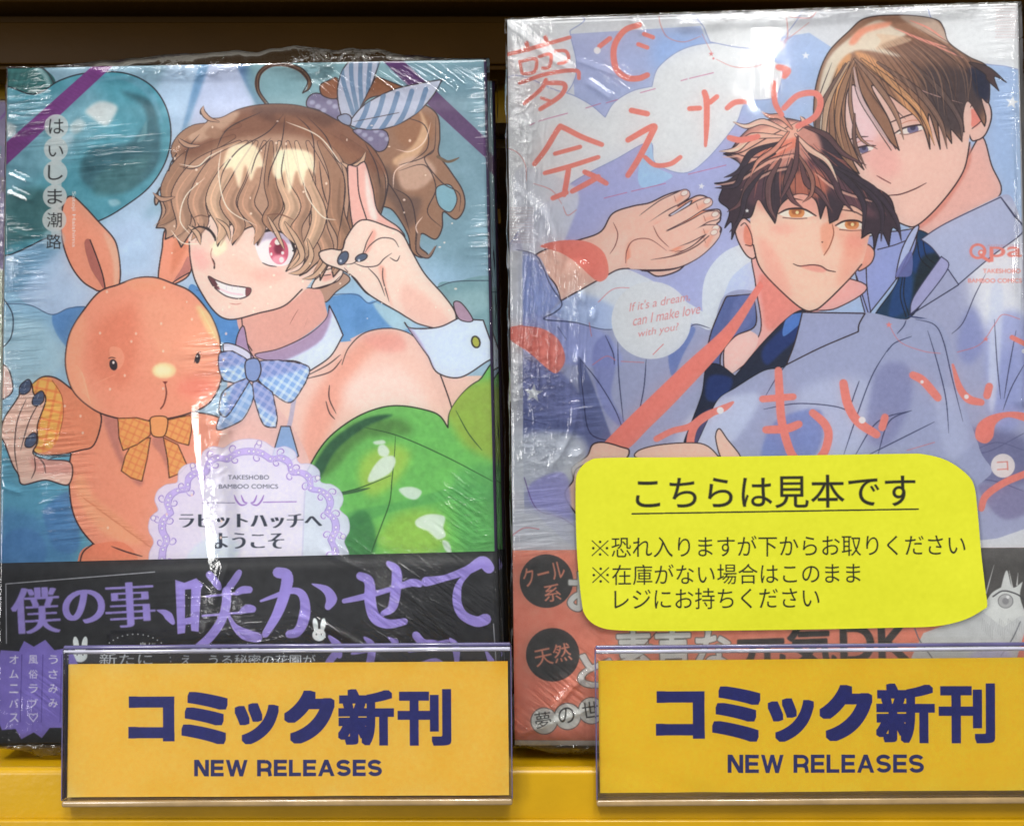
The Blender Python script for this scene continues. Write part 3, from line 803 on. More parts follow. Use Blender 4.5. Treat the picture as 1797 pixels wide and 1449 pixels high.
    P.poly([(800, 830), (880, 830), (884, 975), (820, 975), (800, 900)], (92, 164, 96), 0.7, blur=14, clip=gr)
    P.wash(gr, 0.010, 4, 8, (0.6, 1, 0.4))
    for L_ in ([(694, 765), (692, 800), (688, 840), (684, 880), (670, 920), (655, 960), (650, 980)], [(640, 750), (700, 765), (780, 800), (868, 846)], [(572, 870), (630, 856), (686, 834)], [(800, 720), (822, 760), (846, 790)]):
        P.line(L_, 2.0, (40, 76, 44), 0.85, taper=(0.4, 0.5))
    P.line([(570, 870), (610, 864), (650, 856)], 6, (54, 84, 62), 0.8, taper=(1, 0.1))
    for pts in ([(665, 782), (674, 780), (683, 790), (680, 800), (668, 800), (663, 792)], [(655, 775), (672, 772), (676, 778), (660, 780)], [(646, 838), (656, 818), (672, 802), (690, 800), (694, 812), (684, 830), (662, 842), (648, 846)], [(700, 858), (722, 854), (740, 862), (730, 876), (712, 872)],
                [(730, 912), (752, 902), (780, 906), (778, 925), (782, 940), (768, 946), (752, 932), (732, 924)], [(776, 948), (788, 952), (792, 970), (782, 966)]):
        P.poly(pts, (204, 214, 208), 0.95, blur=1, clip=gr)
    # title plaque with a scrolled outline
    half = [(437, 770), (462, 774), (482, 786), (500, 783), (518, 793), (524, 812), (545, 814), (560, 826), (563, 846), (582, 850), (598, 862), (602, 880), (596, 894), (610, 908), (613, 930), (604, 950), (612, 972), (608, 1010), (560, 1050)]
    ring = smooth(half + [(874 - x, y) for x, y in half[:0:-1]], True, 12)
    cum = np.r_[0, np.cumsum(np.hypot(*np.diff(ring, axis=0).T))]
    rad = [(float(np.interp(v, cum, ring[:, 0])), float(np.interp(v, cum, ring[:, 1]))) for v in np.linspace(0, cum[-1], 120, endpoint=False)]
    pq = P.poly(rad, (212, 212, 232), 0.9, mask=True)
    P.line(rad + [rad[0]], 1.2, (186, 178, 208), 0.8)
    for f, w, c in ((0.90, 1.2, (150, 132, 190)), (0.865, 11, (186, 168, 220)), (0.83, 1.4, (150, 132, 190))):
        rr = [(437 + (x - 437) * f, 930 + (y - 930) * f) for x, y in rad]
        P.line(rr + [rr[0]], w, c, 0.85)
    for i in range(96):
        t = i / 96 * 2 * math.pi
        k = min(int(t / (2 * math.pi) * 120), 119)
        P.ell(437 + (rad[k][0] - 437) * 0.865, 930 + (rad[k][1] - 930) * 0.865, 2.6, 2.6, (226, 220, 240), line=0.9, lc=(150, 132, 190))
    for i in range(24):
        t = (i + 0.5) / 24 * 2 * math.pi
        k = min(int(t / (2 * math.pi) * 120), 119)
        for sgn, f in ((1, 0.93), (-1, 0.80)):
            cx, cy = 437 + (rad[k][0] - 437) * f, 930 + (rad[k][1] - 930) * f
            sp = [(cx + (9.5 - q * 0.9) * math.cos(t + sgn * (1.2 + q * 0.75)), cy + (9.5 - q * 0.9) * math.sin(t + sgn * (1.2 + q * 0.75))) for q in range(10)]
            P.line(sp, 4.4, (214, 204, 234), 0.95, taper=(0.4, 1, 0.5))
            P.line(sp, 1.5, (138, 116, 184), 0.95, taper=(0.4, 1, 0.5))
        cx, cy = 437 + (rad[k][0] - 437) * 0.97, 930 + (rad[k][1] - 930) * 0.97
        if i % 3 == 0:
            P.ell(cx, cy, 4.4, 4.4, (222, 216, 238), line=1.1, lc=(150, 132, 190))
    P.poly([(330, 990), (340, 960), (380, 940), (420, 955), (400, 990)], (200, 214, 232), 0.6, blur=6, clip=pq)
    P.text("TAKESHOBO", 400, 841, 72, 7.5, (70, 74, 84), bold=0.5)
    P.text("BAMBOO COMICS", 384, 857, 104, 7.5, (70, 74, 84), bold=0.5)
    for s in (-1, 1):
        P.line([(437 + s * 4, 884), (437 + s * 14, 886), (437 + s * 22, 878), (437 + s * 26, 868)], 3, (150, 116, 182), taper=(0.4, 0.3))
        P.line([(437 + s * 3, 882), (437 + s * 9, 880), (437 + s * 14, 868)], 3, (150, 116, 182), taper=(0.4, 0.3))
    P.line([(355, 882), (412, 882)], 1.2, (120, 110, 140)); P.line([(462, 881), (520, 880)], 1.8, (150, 116, 182))
    P.text("ラビットハッチへ", 316, 926, 248, 27, (52, 58, 72), bold=0.2, mincho=1.0)
    P.text("ようこそ", 375, 962, 122, 28, (52, 58, 72), bold=0.2, mincho=1.0)
    # author's name on its string of discs
    for i, (ch, y) in enumerate(zip("はいしま潮路", (222, 262, 303, 345, 386, 424))):
        if i < 5:
            P.ell(99 - i * 0.9, y, 21, 21, (190, 196, 196), a=0.93)
            P.poly([(90, y + 12), (108, y + 12), (108, y + 28), (90, y + 28)], (190, 196, 196), 0.8, sm=False)
    P.ell(94, 420, 20, 18, (178, 196, 206), a=0.5, blur=4)
    for i, (ch, y) in enumerate(zip("はいしま潮路", (222, 262, 303, 345, 386, 424))):
        P.text(ch, 99 - i * 0.9 - 13, y + 13, 26, 26 if ch != 'い' else 19, (34, 34, 38), bold=0.35)
    P.text("Satoji Haishima", 125, 336, 98, 8, (226, 226, 222), rot=-90, bold=0.4)
    rg = random.Random(5)
    for i in range(60):
        x, y = rg.uniform(300, 800), rg.uniform(200, 560)
        P.ell(x, y, rg.uniform(1, 2.6), rg.uniform(1, 2.6), (240, 220, 204), a=0.8)
    for i in range(24):
        P.ell(rg.uniform(110, 400), rg.uniform(430, 960), 2, 2.6, (240, 206, 186), a=0.8)
    P.wash(None, 0.006, 2, 9)
    P.grain(0.008)
    return P


def brush(P, strokes, c, cap=1, a=1.0):
    for s in strokes:
        w = s[0]
        P.line([p[:2] for p in s[2]], w, c, a, taper=s[1])


def print_left_band():
    P = sheet(L_POSE, L_W, 46.0, 8.0, (46, 47, 50), oz=0.0)
    V = (152, 138, 204)
    P.line([(12, 1128), (11, 1024), (272, 1003)], 1.6, (170, 172, 180), sm=False, taper=(1, 1))
    P.line([(866, 1094), (869, 1140), (872, 1180)], 1.4, (170, 172, 180), sm=False, taper=(1, 1))
    P.text("僕", 24, 1114, 82, 82, V, rot=3, bold=1.1, mincho=1.7)
    P.text("の", 114, 1094, 70, 58, V, rot=3, bold=1.6, mincho=1.0)
    P.text("事", 190, 1103, 82, 80, V, rot=3, bold=1.1, mincho=1.7)
    P.line([(276, 1070), (292, 1076), (304, 1092)], 15, V, taper=(0.1, 0.6, 1.0, 0.5))
    # the big brush-drawn words
    P.poly([(308, 1017, 1), (324, 1022, 1), (345, 1014, 1), (357, 1026, 1), (353, 1034, 1), (349, 1108, 1), (336, 1106, 1), (335, 1094, 1), (326, 1096, 1), (325, 1110, 1), (312, 1112, 1)], V, sm=False)
    P.poly([(325, 1034, 1), (336, 1033, 1), (335, 1082, 1), (325, 1084, 1)], (46, 47, 50), sm=False)
    brush(P, [(13, (1, 0.5), [(368, 1008), (378, 1020), (386, 1032)]), (13, (0.8, 0.3), [(420, 1004), (410, 1020), (398, 1034)]),
              (4, (1, 1), [(362, 1046), (440, 1038)]), (12, (0.1, 1), [(412, 1043), (426, 1034), (438, 1034)]),
              (4, (1, 1), [(356, 1080), (446, 1072)]), (12, (0.1, 1), [(420, 1076), (434, 1066), (444, 1068)]),
              (16, (1, 0.9), [(398, 1036), (397, 1062), (388, 1090), (368, 1118), (345, 1138)]),
              (20, (0.2, 0.5, 1, 0.9), [(400, 1076), (412, 1098), (430, 1112), (452, 1118)]),
              # ka
              (20, (0.2, 0.6, 1, 0.7), [(458, 1054), (480, 1046), (512, 1036), (530, 1042), (536, 1064), (532, 1090), (522, 1108), (508, 1112)]),
              (21, (0.9, 1, 0.9, 0.6), [(488, 1004), (504, 1010), (500, 1040), (486, 1078), (466, 1112)]),
              (20, (0.1, 0.7, 1, 0.6), [(548, 1024), (572, 1034), (582, 1050), (576, 1064)]),
              # se
              (14, (0.6, 0.8, 0.6, 1, 0.9), [(604, 1054), (640, 1046), (690, 1032), (722, 1022), (736, 1024)]),
              (19, (0.5, 1, 0.9, 0.5), [(682, 988), (696, 1002), (694, 1040), (688, 1066), (672, 1076)]),
              (20, (0.7, 1, 1, 0.6), [(632, 1010), (648, 1020), (650, 1056), (658, 1082), (680, 1094), (710, 1090)]),
              # te
              (22, (0.8, 0.5, 0.7, 1, 0.9), [(748, 1020), (780, 1014), (820, 1000), (846, 986), (858, 996)]),
              (17, (0.3, 0.9, 1, 1.2), [(826, 1002), (806, 1024), (802, 1054), (812, 1078), (836, 1090), (852, 1086)]),
              # second row, half under the card holder
              (16, (0.3, 1, 0.6), [(578, 1116), (592, 1132), (596, 1150)]), (13, (0.8, 0.6), [(574, 1166), (586, 1150), (600, 1136)]),
              (14, (0.3, 1, 1, 0.6), [(640, 1118), (652, 1132), (650, 1160), (640, 1190)]), (12, (0.4, 1, 0.5), [(618, 1146), (650, 1138), (684, 1132)]), (12, (0.3, 1), [(682, 1118), (694, 1126)]),
              (14, (1, 0.4), [(730, 1114), (744, 1128), (766, 1126)]), (12, (0.4, 1, 0.5), [(718, 1142), (760, 1132), (786, 1124)]), (12, (0.4, 1, 0.8), [(732, 1166), (764, 1160), (790, 1176)]),
              (13, (0.3, 1, 0.9, 0.4), [(790, 1120), (800, 1136), (802, 1170)]), (12, (0.3, 1), [(852, 1140), (862, 1160)])], V)
    # little white rabbit marks and the pale blurb
    for (x, y, s) in ((141, 1143, 1.0), (560, 1108, 0.9)):
        P.ell(x, y + 6 * s, 13 * s, 12 * s, (214, 222, 224))
        P.ell(x - 7 * s, y - 14 * s, 5 * s, 13 * s, (214, 222, 224), rot=-8)
        P.ell(x + 8 * s, y - 14 * s, 5 * s, 13 * s, (214, 222, 224), rot=8)
        P.ell(x - 5 * s, y + 5 * s, 1.3, 1.6, (70, 70, 76)); P.ell(x + 5 * s, y + 5 * s, 1.3, 1.6, (70, 70, 76))
    for i in range(22):
        t = math.pi * (1.0 + i / 21)
        P.ell(238 + 62 * math.cos(t), 1160 + 48 * math.sin(t), 1.1, 1.1, (200, 204, 208))
    W_ = (206, 212, 216)
    P.text("身に", 244, 1138, 30, 12, W_, bold=0.3)
    P.text("新たに", 176, 1166, 92, 20, W_, bold=0.3)
    P.text("え　うる秘密の花園が", 318, 1166, 236, 18, W_, bold=0.5)
    P.text("ボット", 200, 1184, 56, 12, W_, bold=0.3)
    for i in range(7):
        P.ell(340 + i * 18, 1136, 7, 3, W_, a=0.8)
        P.ell(448 + i * 18, 1176, 8, 6, W_, a=0.8)
    # violet burst with its three columns
    pts = []
    for (x, y) in ((2, 1140), (34, 1142), (43, 1124), (60, 1134), (80, 1122), (96, 1140), (124, 1136), (140, 1170), (132, 1270), (112, 1276), (88, 1276), (74, 1294), (60, 1284), (38, 1296), (28, 1278), (4, 1280), (-4, 1260), (-6, 1170)):
        pts.append((x, y, 1))
    P.poly(pts, (130, 116, 190), sm=False)
    for cx, s in ((94, "うさみみ"), (59, "風俗ラブ♡"), (25, "オムニバス")):
        for i, ch in enumerate(s):
            P.text(ch, cx - 8, 1164 + i * 25.5 + (0 if i else 0), 16, 15, (226, 224, 236), bold=0.5)
    for x in (108, 75, 38):
        P.line([(x + 1, 1148), (x - 2, 1266)], 1.4, (84, 70, 140), 0.8, taper=(1, 1))
    P.grain(0.01)
    P.wash(None, 0.008, 5, 2)
    return P


# ------------------------------------------------------------------ the print on the right comic
CORAL = (222, 134, 122)


def lock(P, pts, w, c, ink):
    """One lock of hair: a tapering strand with an ink edge and a shine."""
    P.line(pts, w + 3.2, ink, 0.95, taper=(0.35, 1, 0.8, 0.05))
    P.line(pts, w, c, 1.0, taper=(0.3, 1, 0.75, 0.02))
    P.line([(x + w * 0.14, y) for x, y in pts[1:]], w * 0.22, tuple(min(255, int(v * 1.18)) for v in c), 0.8, taper=(0.1, 1, 0.1))


def print_right_cover():
    P = sheet(R_POSE, R_W, R_H, 8.0, (204, 206, 210))
    SKY = ((172, 177, 207), (164, 185, 214), (1000, 60), (1300, 330))
    CLD = (212, 214, 216)
    # lilac sky and round clouds
    sky = P.poly([(925, 380), (925, 300), (1003, 320), (1100, 225), (1060, 205), (1010, 190), (1000, 60), (1230, 46), (1240, 75), (1380, 85), (1370, 66), (1420, 58), (1500, 110), (1640, 100), (1790, 110), (1800, 900), (905, 900), (925, 480)], SKY, mask=True, sm=False)
    P.poly([(940, 290), (1100, 190), (1330, 230), (1330, 640), (940, 560)], (172, 168, 208), 0.6, blur=40)
    P.poly([(1160, 60), (1290, 80), (1300, 130), (1200, 150), (1150, 120)], (150, 178, 218), 0.7, blur=20)
    for pts in ([(880, 20), (1020, 30), (1000, 55, 1), (1004, 150), (880, 260)],
                [(880, 150), (980, 160), (1030, 180), (1062, 206, 1), (1078, 180), (1110, 160), (1144, 152, 1), (1156, 118), (1200, 86), (1260, 76), (1330, 90), (1370, 120), (1360, 170), (1310, 180), (1290, 220), (1240, 280), (1200, 304), (1150, 286), (1140, 250), (1080, 280), (1005, 320), (930, 380), (880, 420)],
                [(1226, 10), (1400, 0), (1380, 60), (1340, 82), (1300, 84), (1246, 74, 1), (1236, 50)],
                [(1640, 0), (1800, 0), (1800, 112), (1760, 116), (1700, 104), (1650, 60)]):
        P.poly(pts, CLD, line=1.4, lc=(140, 150, 190))
    P.poly([(1144, 152), (1158, 118), (1200, 88), (1250, 78)], (206, 208, 212), 0.1)
    P.poly([(1120, 300), (1140, 240), (1150, 290), (1180, 310), (1130, 330)], (164, 196, 222), 0.9)
    P.poly([(1010, 330), (1000, 400), (960, 470), (925, 470), (905, 300)], (202, 205, 212), 0.9, blur=3)
    # cloud puffs in the middle
    P.poly([(1240, 480), (1275, 440), (1330, 425), (1330, 460), (1290, 480), (1270, 520), (1262, 560), (1240, 575), (1232, 530)], (206, 212, 218), 0.95)
    P.poly([(1270, 520), (1290, 480), (1330, 462), (1330, 560), (1262, 575)], (190, 200, 226), 0.95)
    P.poly([(985, 570), (1010, 490), (1080, 470), (1130, 485), (1180, 515), (1250, 560), (1235, 580), (1060, 580)], (206, 212, 218), 0.95)
    P.poly([(905, 520), (1000, 510), (1080, 540), (1090, 570), (1060, 590), (905, 570)], (160, 180, 220), 0.7, blur=8)
    for (x, y, r_, t) in ((1414, 98, 7, 0), (1776, 180, 12, 10), (1231, 327, 6, 10), (936, 690, 17, 5), (1312, 370, 3, 0)):
        P.star(x, y, r_, (226, 228, 230), rot=t)
    # halftone dots
    for i in range(13):
        for j in range(13):
            P.ell(1748 + i * 4.5 + (j % 2) * 2.2, 6 + j * 5, 1.0, 1.0, (196, 160, 160), a=0.8)
            P.ell(893 + i * 3.4 + (j % 2) * 1.7, 365 + j * 5, 1.0, 1.0, (196, 164, 164), a=0.7)
    TL = (204, 130, 128)
    for pts in ([(1156, 28), (1160, 46), (1172, 66), (1200, 74), (1230, 64)], [(1232, 60), (1248, 92)], [(1256, 104), (1290, 118), (1330, 116), (1350, 100), (1352, 84), (1380, 70), (1420, 40)], [(1380, 30), (1382, 64), (1370, 90)], [(1385, 30), (1420, 32), (1432, 22)],
                [(884, 258), (908, 268), (922, 290), (924, 318)], [(936, 322), (968, 334), (986, 358)], [(988, 362), (996, 378), (1012, 368)]):
        P.line(pts, 1.5, TL, 0.8, taper=(0.6, 0.6))
    for q in ((1195, 142, 1206, 139), (1210, 138, 1252, 128), (1124, 163, 1150, 156), (1028, 190, 1054, 182), (944, 213, 996, 199), (1060, 348, 1100, 338), (1108, 336, 1168, 322), (1208, 306, 1274, 290), (930, 220, 938, 216), (1064, 181, 1084, 175)):
        P.line([q[:2], q[2:]], 1.5, (190, 116, 150), 0.9, taper=(1, 1))
    P.star(1248, 95, 5, (206, 130, 130)); P.star(1338, 112, 4, (206, 130, 130)); P.ell(1252, 103, 2, 2, (206, 130, 130))

    SH = (164, 168, 194)
    # ------------- the taller man: neck, shirt
    P.poly([(1596, 385), (1640, 360), (1690, 290), (1722, 240), (1740, 290), (1756, 340), (1700, 380), (1620, 425)], (218, 176, 166), line=2.2, lc=INK)
    P.poly([(1690, 300), (1700, 250), (1702, 290), (1660, 360), (1625, 395), (1610, 398), (1650, 350)], (206, 136, 122), 0.8, blur=4)
    P.poly([(1510, 395), (1560, 415), (1600, 400), (1580, 440), (1530, 450), (1500, 440)], (204, 212, 212))
    sh1 = P.poly([(1600, 440), (1660, 392), (1756, 343, 1), (1775, 346), (1800, 400), (1830, 420), (1830, 900), (1500, 900), (1500, 580), (1560, 560)], SH, mask=True)
    P.poly([(1700, 360), (1790, 380), (1800, 560), (1740, 620), (1700, 500)], (214, 216, 222), 0.95, blur=26, clip=sh1)
    P.poly([(1740, 560), (1800, 560), (1800, 720), (1750, 760), (1730, 640)], (150, 160, 206), 0.7, blur=14, clip=sh1)
    P.poly([(1690, 560), (1710, 540), (1730, 600), (1700, 640), (1680, 610)], (140, 148, 192), 0.8, blur=10, clip=sh1)
    P.poly([(1740, 500), (1760, 520), (1748, 700), (1735, 700)], (200, 206, 222), 0.8, blur=5, clip=sh1)
    # tie of the taller man
    tie = P.poly([(1612, 404), (1640, 420), (1652, 450), (1636, 500), (1598, 556), (1560, 560), (1535, 560), (1540, 545), (1572, 500), (1584, 460), (1600, 420)], (28, 62, 92), mask=True, line=2, lc=(24, 26, 40))
    P.poly([(1615, 420), (1640, 440), (1620, 480), (1600, 470)], (30, 70, 130), 0.9, blur=3, clip=tie)
    P.poly([(1572, 500), (1600, 480), (1594, 540), (1560, 555)], (34, 76, 136), 0.8, blur=4, clip=tie)
    P.poly([(1620, 450), (1650, 450), (1630, 505), (1604, 530), (1606, 490)], (24, 38, 44), 0.8, blur=3, clip=tie)
    for L_ in ([(1584, 486), (1580, 520), (1590, 556)], [(1588, 484), (1586, 520), (1596, 556)], [(1610, 425), (1616, 455), (1640, 476)], [(1620, 424), (1626, 450), (1646, 466)]):
        P.line(L_, 1.8, (18, 24, 36), 0.9)
    cl1 = P.poly([(1500, 430), (1540, 410), (1580, 405), (1610, 400, 1), (1604, 440), (1574, 488), (1524, 552, 1), (1520, 556, 1), (1510, 520), (1500, 470)], (150, 160, 204), line=2, lc=INK, mask=True)
    P.line([(1540, 438), (1570, 430), (1600, 418)], 1.8, INK); P.line([(1503, 484), (1514, 520), (1524, 550)], 1.8, INK); P.line([(1520, 470), (1522, 510), (1528, 548)], 1.8, INK)
    P.poly([(1602, 402), (1612, 402), (1584, 470), (1572, 488), (1582, 440)], (176, 186, 216), line=2, lc=INK)
    P.poly([(1572, 480), (1598, 440), (1600, 480), (1582, 486)], (112, 116, 170), 0.9, clip=None)
    P.poly([(1616, 420, 1), (1660, 392), (1756, 346, 1), (1780, 380), (1797, 405), (1740, 450), (1682, 499, 1), (1640, 440)], (174, 180, 204), line=2, lc=(60, 60, 90), mask=False)
    P.poly([(1652, 450, 1), (1664, 470), (1620, 530), (1597, 552, 1), (1604, 520)], (164, 164, 200), line=1.8, lc=(60, 60, 90))
    P.line([(1597, 553), (1650, 520), (1682, 500)], 2, (50, 50, 80)); P.line([(1596, 555), (1630, 562), (1652, 580), (1668, 620), (1680, 660), (1692, 690)], 3, (56, 66, 110), taper=(0.8, 0.5))
    for L_ in ([(1670, 586), (1690, 566), (1710, 520), (1730, 480)], [(1745, 560), (1750, 640), (1756, 700)], [(1783, 580), (1770, 650), (1762, 700)], [(1797, 640), (1775, 680), (1760, 720)], [(1757, 346), (1790, 390), (1800, 400)], [(1780, 372), (1797, 400)],
               [(1690, 700), (1695, 760), (1700, 790), (1706, 820)], [(1797, 760), (1740, 790), (1712, 795)], [(1700, 838), (1750, 845), (1797, 862)], [(1797, 790), (1750, 776), (1710, 790)]):
        P.line(L_, 1.8, (60, 60, 90), 0.85, taper=(0.4, 0.3))
    P.poly([(1660, 760), (1700, 750), (1800, 770), (1800, 850), (1700, 840), (1650, 800)], (110, 112, 150), 0.8, blur=14)
    P.poly([(1720, 850), (1800, 860), (1800, 900), (1760, 910), (1730, 880)], (130, 124, 160), 0.7, blur=6)
    # ear, face
    P.poly([(1690, 175), (1715, 168), (1734, 180), (1740, 205), (1730, 235), (1715, 246), (1702, 240)], (220, 184, 172), line=2.3, lc=INK)
    P.poly([(1702, 195), (1714, 192), (1724, 205), (1714, 222), (1704, 220)], (220, 140, 128), blur=1); P.line([(1700, 192), (1712, 180), (1724, 196), (1722, 212), (1706, 226)], 1.6, INK, 0.9)
    f1 = P.poly([(1470, 130), (1480, 260), (1492, 300), (1530, 345), (1560, 378), (1590, 396), (1610, 394), (1650, 358), (1690, 300), (1700, 250), (1700, 180), (1640, 110), (1540, 90)], (222, 188, 176), mask=True)
    P.poly([(1500, 250), (1560, 240), (1580, 300), (1540, 310)], (218, 166, 160), 0.6, blur=14, clip=f1)
    P.poly([(1490, 140), (1530, 150), (1540, 240), (1500, 250)], (222, 196, 204), 0.7, blur=14, clip=f1)
    P.poly([(1530, 100), (1640, 150), (1690, 230), (1640, 240), (1560, 190)], (214, 170, 156), 0.5, blur=10, clip=f1)
    P.line([(1500, 306), (1530, 345), (1560, 378), (1590, 396), (1612, 394), (1652, 356), (1690, 302), (1702, 250)], 2.4, INK)
    P.line([(1560, 343), (1580, 341), (1605, 332), (1626, 321)], 2.2, (80, 40, 44), taper=(0.7, 0.4))
    P.line([(1538, 308), (1550, 315), (1563, 322)], 2.0, (120, 60, 60), taper=(0.3, 0.8))
    P.line([(1556, 218), (1580, 208), (1604, 200), (1622, 202)], 2.6, (70, 48, 50), taper=(0.5, 0.4))
    P.line([(1484, 248), (1505, 241), (1524, 240)], 2.4, (70, 48, 50), taper=(0.4, 0.4))
    for (ex, ey_, s) in ((1597, 226, 1), (1511, 262, 0.8)):
        e_ = P.poly([(ex - 26 * s, ey_ + 8), (ex - 10 * s, ey_), (ex + 12 * s, ey_ - 5), (ex + 28 * s, ey_ - 5), (ex + 22 * s, ey_ + 2), (ex - 6 * s, ey_ + 9)], (224, 214, 208), mask=True)
        P.ell(ex + 5, ey_ + 1, 10 * s, 9 * s, (112, 108, 142), clip=e_); P.ell(ex + 5, ey_ - 2, 5 * s, 5 * s, (66, 62, 90), clip=e_)
        P.line([(ex - 28 * s, ey_ + 9), (ex - 11 * s, ey_ - 1), (ex + 12 * s, ey_ - 6), (ex + 32 * s, ey_ - 6)], 3.2, (60, 42, 48), taper=(0.5, 0.5))
        P.line([(ex - 18 * s, ey_ + 9), (ex - 4 * s, ey_ + 10), (ex + 20 * s, ey_ + 3)], 1.5, (110, 70, 70), 0.8)
        P.line([(ex - 20 * s, ey_ - 6), (ex, ey_ - 14), (ex + 26 * s, ey_ - 14)], 1.3, (190, 110, 80), 0.8)
    # hair of the taller man
    HB = (150, 112, 90)
    h1 = P.poly([(1428, 210), (1432, 150), (1452, 95), (1490, 55), (1520, 32), (1580, 27), (1640, 34), (1656, 50), (1665, 75), (1700, 100), (1730, 115), (1736, 140), (1735, 180), (1722, 172), (1730, 205), (1728, 222, 1), (1700, 178), (1690, 200), (1692, 232, 1), (1684, 210), (1688, 248, 1), (1668, 225, 1), (1670, 252, 1), (1645, 212, 1), (1650, 262, 1), (1630, 200), (1632, 262, 1), (1618, 220), (1590, 190), (1530, 150), (1560, 210), (1578, 264, 1), (1545, 230), (1520, 180), (1500, 150), (1486, 165), (1484, 220), (1498, 260), (1516, 298, 1), (1496, 280), (1508, 305, 1), (1490, 300), (1470, 320), (1440, 330), (1436, 270)], HB, line=2.2, lc=(58, 44, 46), mask=True)
    P.poly([(1560, 60), (1660, 80), (1720, 110), (1735, 170), (1690, 220), (1640, 190), (1600, 110)], (122, 90, 76), 0.9, blur=16, clip=h1)
    P.poly([(1620, 120), (1720, 130), (1730, 180), (1690, 240), (1640, 210)], (76, 64, 68), 0.9, blur=14, clip=h1)
    P.poly([(1700, 120), (1735, 130), (1736, 175), (1715, 168)], (32, 40, 70), 0.8, blur=5, clip=h1)
    P.poly([(1432, 200), (1450, 110), (1500, 60), (1540, 36), (1570, 50), (1590, 62), (1545, 80), (1580, 100), (1500, 90), (1460, 140), (1446, 210), (1432, 280)], (212, 204, 188), 0.95, blur=3, clip=h1)
    P.poly([(1490, 75), (1510, 50), (1560, 38), (1560, 46), (1520, 58), (1500, 78)], (222, 150, 124), 0.9, blur=3, clip=h1)
    P.poly([(1540, 60), (1600, 70), (1540, 88), (1546, 72)], (206, 180, 154), 0.7, blur=1, clip=h1)
    P.poly([(1500, 92), (1530, 100), (1570, 140), (1600, 190), (1625, 225), (1600, 205), (1560, 150), (1520, 115)], (214, 160, 112), 0.9, blur=4, clip=h1)
    P.poly([(1468, 120), (1494, 95), (1480, 150), (1470, 210), (1462, 190)], (214, 160, 110), 0.85, blur=4, clip=h1)
    P.poly([(1580, 27), (1640, 34), (1665, 75), (1640, 66), (1600, 45)], (196, 178, 164), 0.8, blur=4, clip=h1)
    for L_ in ([(1596, 36), (1630, 50), (1660, 72)], [(1570, 50), (1620, 70), (1670, 86)], [(1590, 60), (1640, 80), (1690, 102)]):
        P.line(L_, 3, (222, 150, 136), 0.9, taper=(0.3, 0.2), clip=h1)
    for L_ in ([(1496, 100), (1480, 150), (1478, 210), (1496, 280)], [(1498, 102), (1520, 150), (1560, 210), (1576, 260)], [(1502, 104), (1560, 150), (1610, 200), (1632, 258)], [(1610, 80), (1660, 140), (1690, 200)], [(1590, 100), (1640, 150), (1668, 220)],
               [(1640, 80), (1700, 130), (1722, 180)], [(1470, 120), (1450, 180), (1446, 260)], [(1480, 110), (1464, 180), (1470, 260), (1490, 300)], [(1460, 110), (1438, 170), (1430, 220)], [(1600, 120), (1640, 180), (1648, 240)], [(1456, 200), (1458, 260), (1480, 310)], [(1526, 130), (1560, 180), (1590, 210)]):
        P.line(L_, 1.8, (62, 48, 50), 0.85, taper=(0.2, 0.2))
    for L_ in ([(1498, 118), (1510, 170), (1540, 220), (1568, 262)],):
        P.line(L_, 7, (200, 176, 176), 0.9, taper=(0.2, 1, 0.9, 0.1)); P.line([(x + 4, y) for x, y in L_], 1.5, (60, 46, 50)); P.line([(x - 4, y + 2) for x, y in L_], 1.5, (60, 46, 50))
    for L_ in ([(1564, 126), (1620, 160), (1690, 182)], [(1450, 200), (1460, 270), (1500, 310)], [(1448, 230), (1444, 280)]):
        P.line(L_, 1.4, (196, 156, 150), 0.9, taper=(0.2, 0.2))
    P.poly([(1700, 110), (1735, 118), (1766, 145, 1), (1745, 135), (1753, 160, 1), (1732, 140), (1728, 130)], (84, 64, 64), line=1.6, lc=(50, 40, 44))

    for pts, w, c in (([(1500, 104), (1478, 160), (1470, 220), (1486, 282)], 10, (160, 122, 96)), ([(1490, 110), (1456, 170), (1446, 240), (1456, 300)], 9, (182, 154, 130)), ([(1484, 112), (1440, 190), (1436, 250), (1444, 318)], 7, (120, 96, 88)),
                      ([(1500, 104), (1540, 150), (1572, 200), (1586, 246)], 9, (150, 118, 100)), ([(1512, 104), (1570, 150), (1618, 200), (1640, 256)], 10, (196, 148, 106)), ([(1540, 110), (1610, 160), (1650, 214), (1662, 262)], 10, (128, 100, 88)),
                      ([(1496, 120), (1492, 180), (1508, 240), (1540, 262)], 5, (150, 118, 100)), ([(1600, 110), (1650, 160), (1684, 210), (1688, 250)], 9, (100, 82, 80)), ([(1500, 200), (1500, 250), (1520, 296)], 5, (120, 92, 84))):
        lock(P, pts, w, c, (62, 48, 50))
    rgx = random.Random(21)
    for i in range(34):
        t = i / 33
        x0, y0 = 1500 + 120 * t, 98 - 50 * t
        L_ = [(x0, y0), (x0 + 60 * t + 24, y0 + 60), (1560 + 150 * t + rgx.uniform(-8, 8), 170 + rgx.uniform(0, 50))]
        P.line(L_, rgx.choice((1.2, 2.0, 3.4)), rgx.choice(((96, 70, 60), (168, 128, 102), (120, 88, 74), (80, 60, 58))), 0.6, taper=(0.1, 1, 0.1), clip=h1)
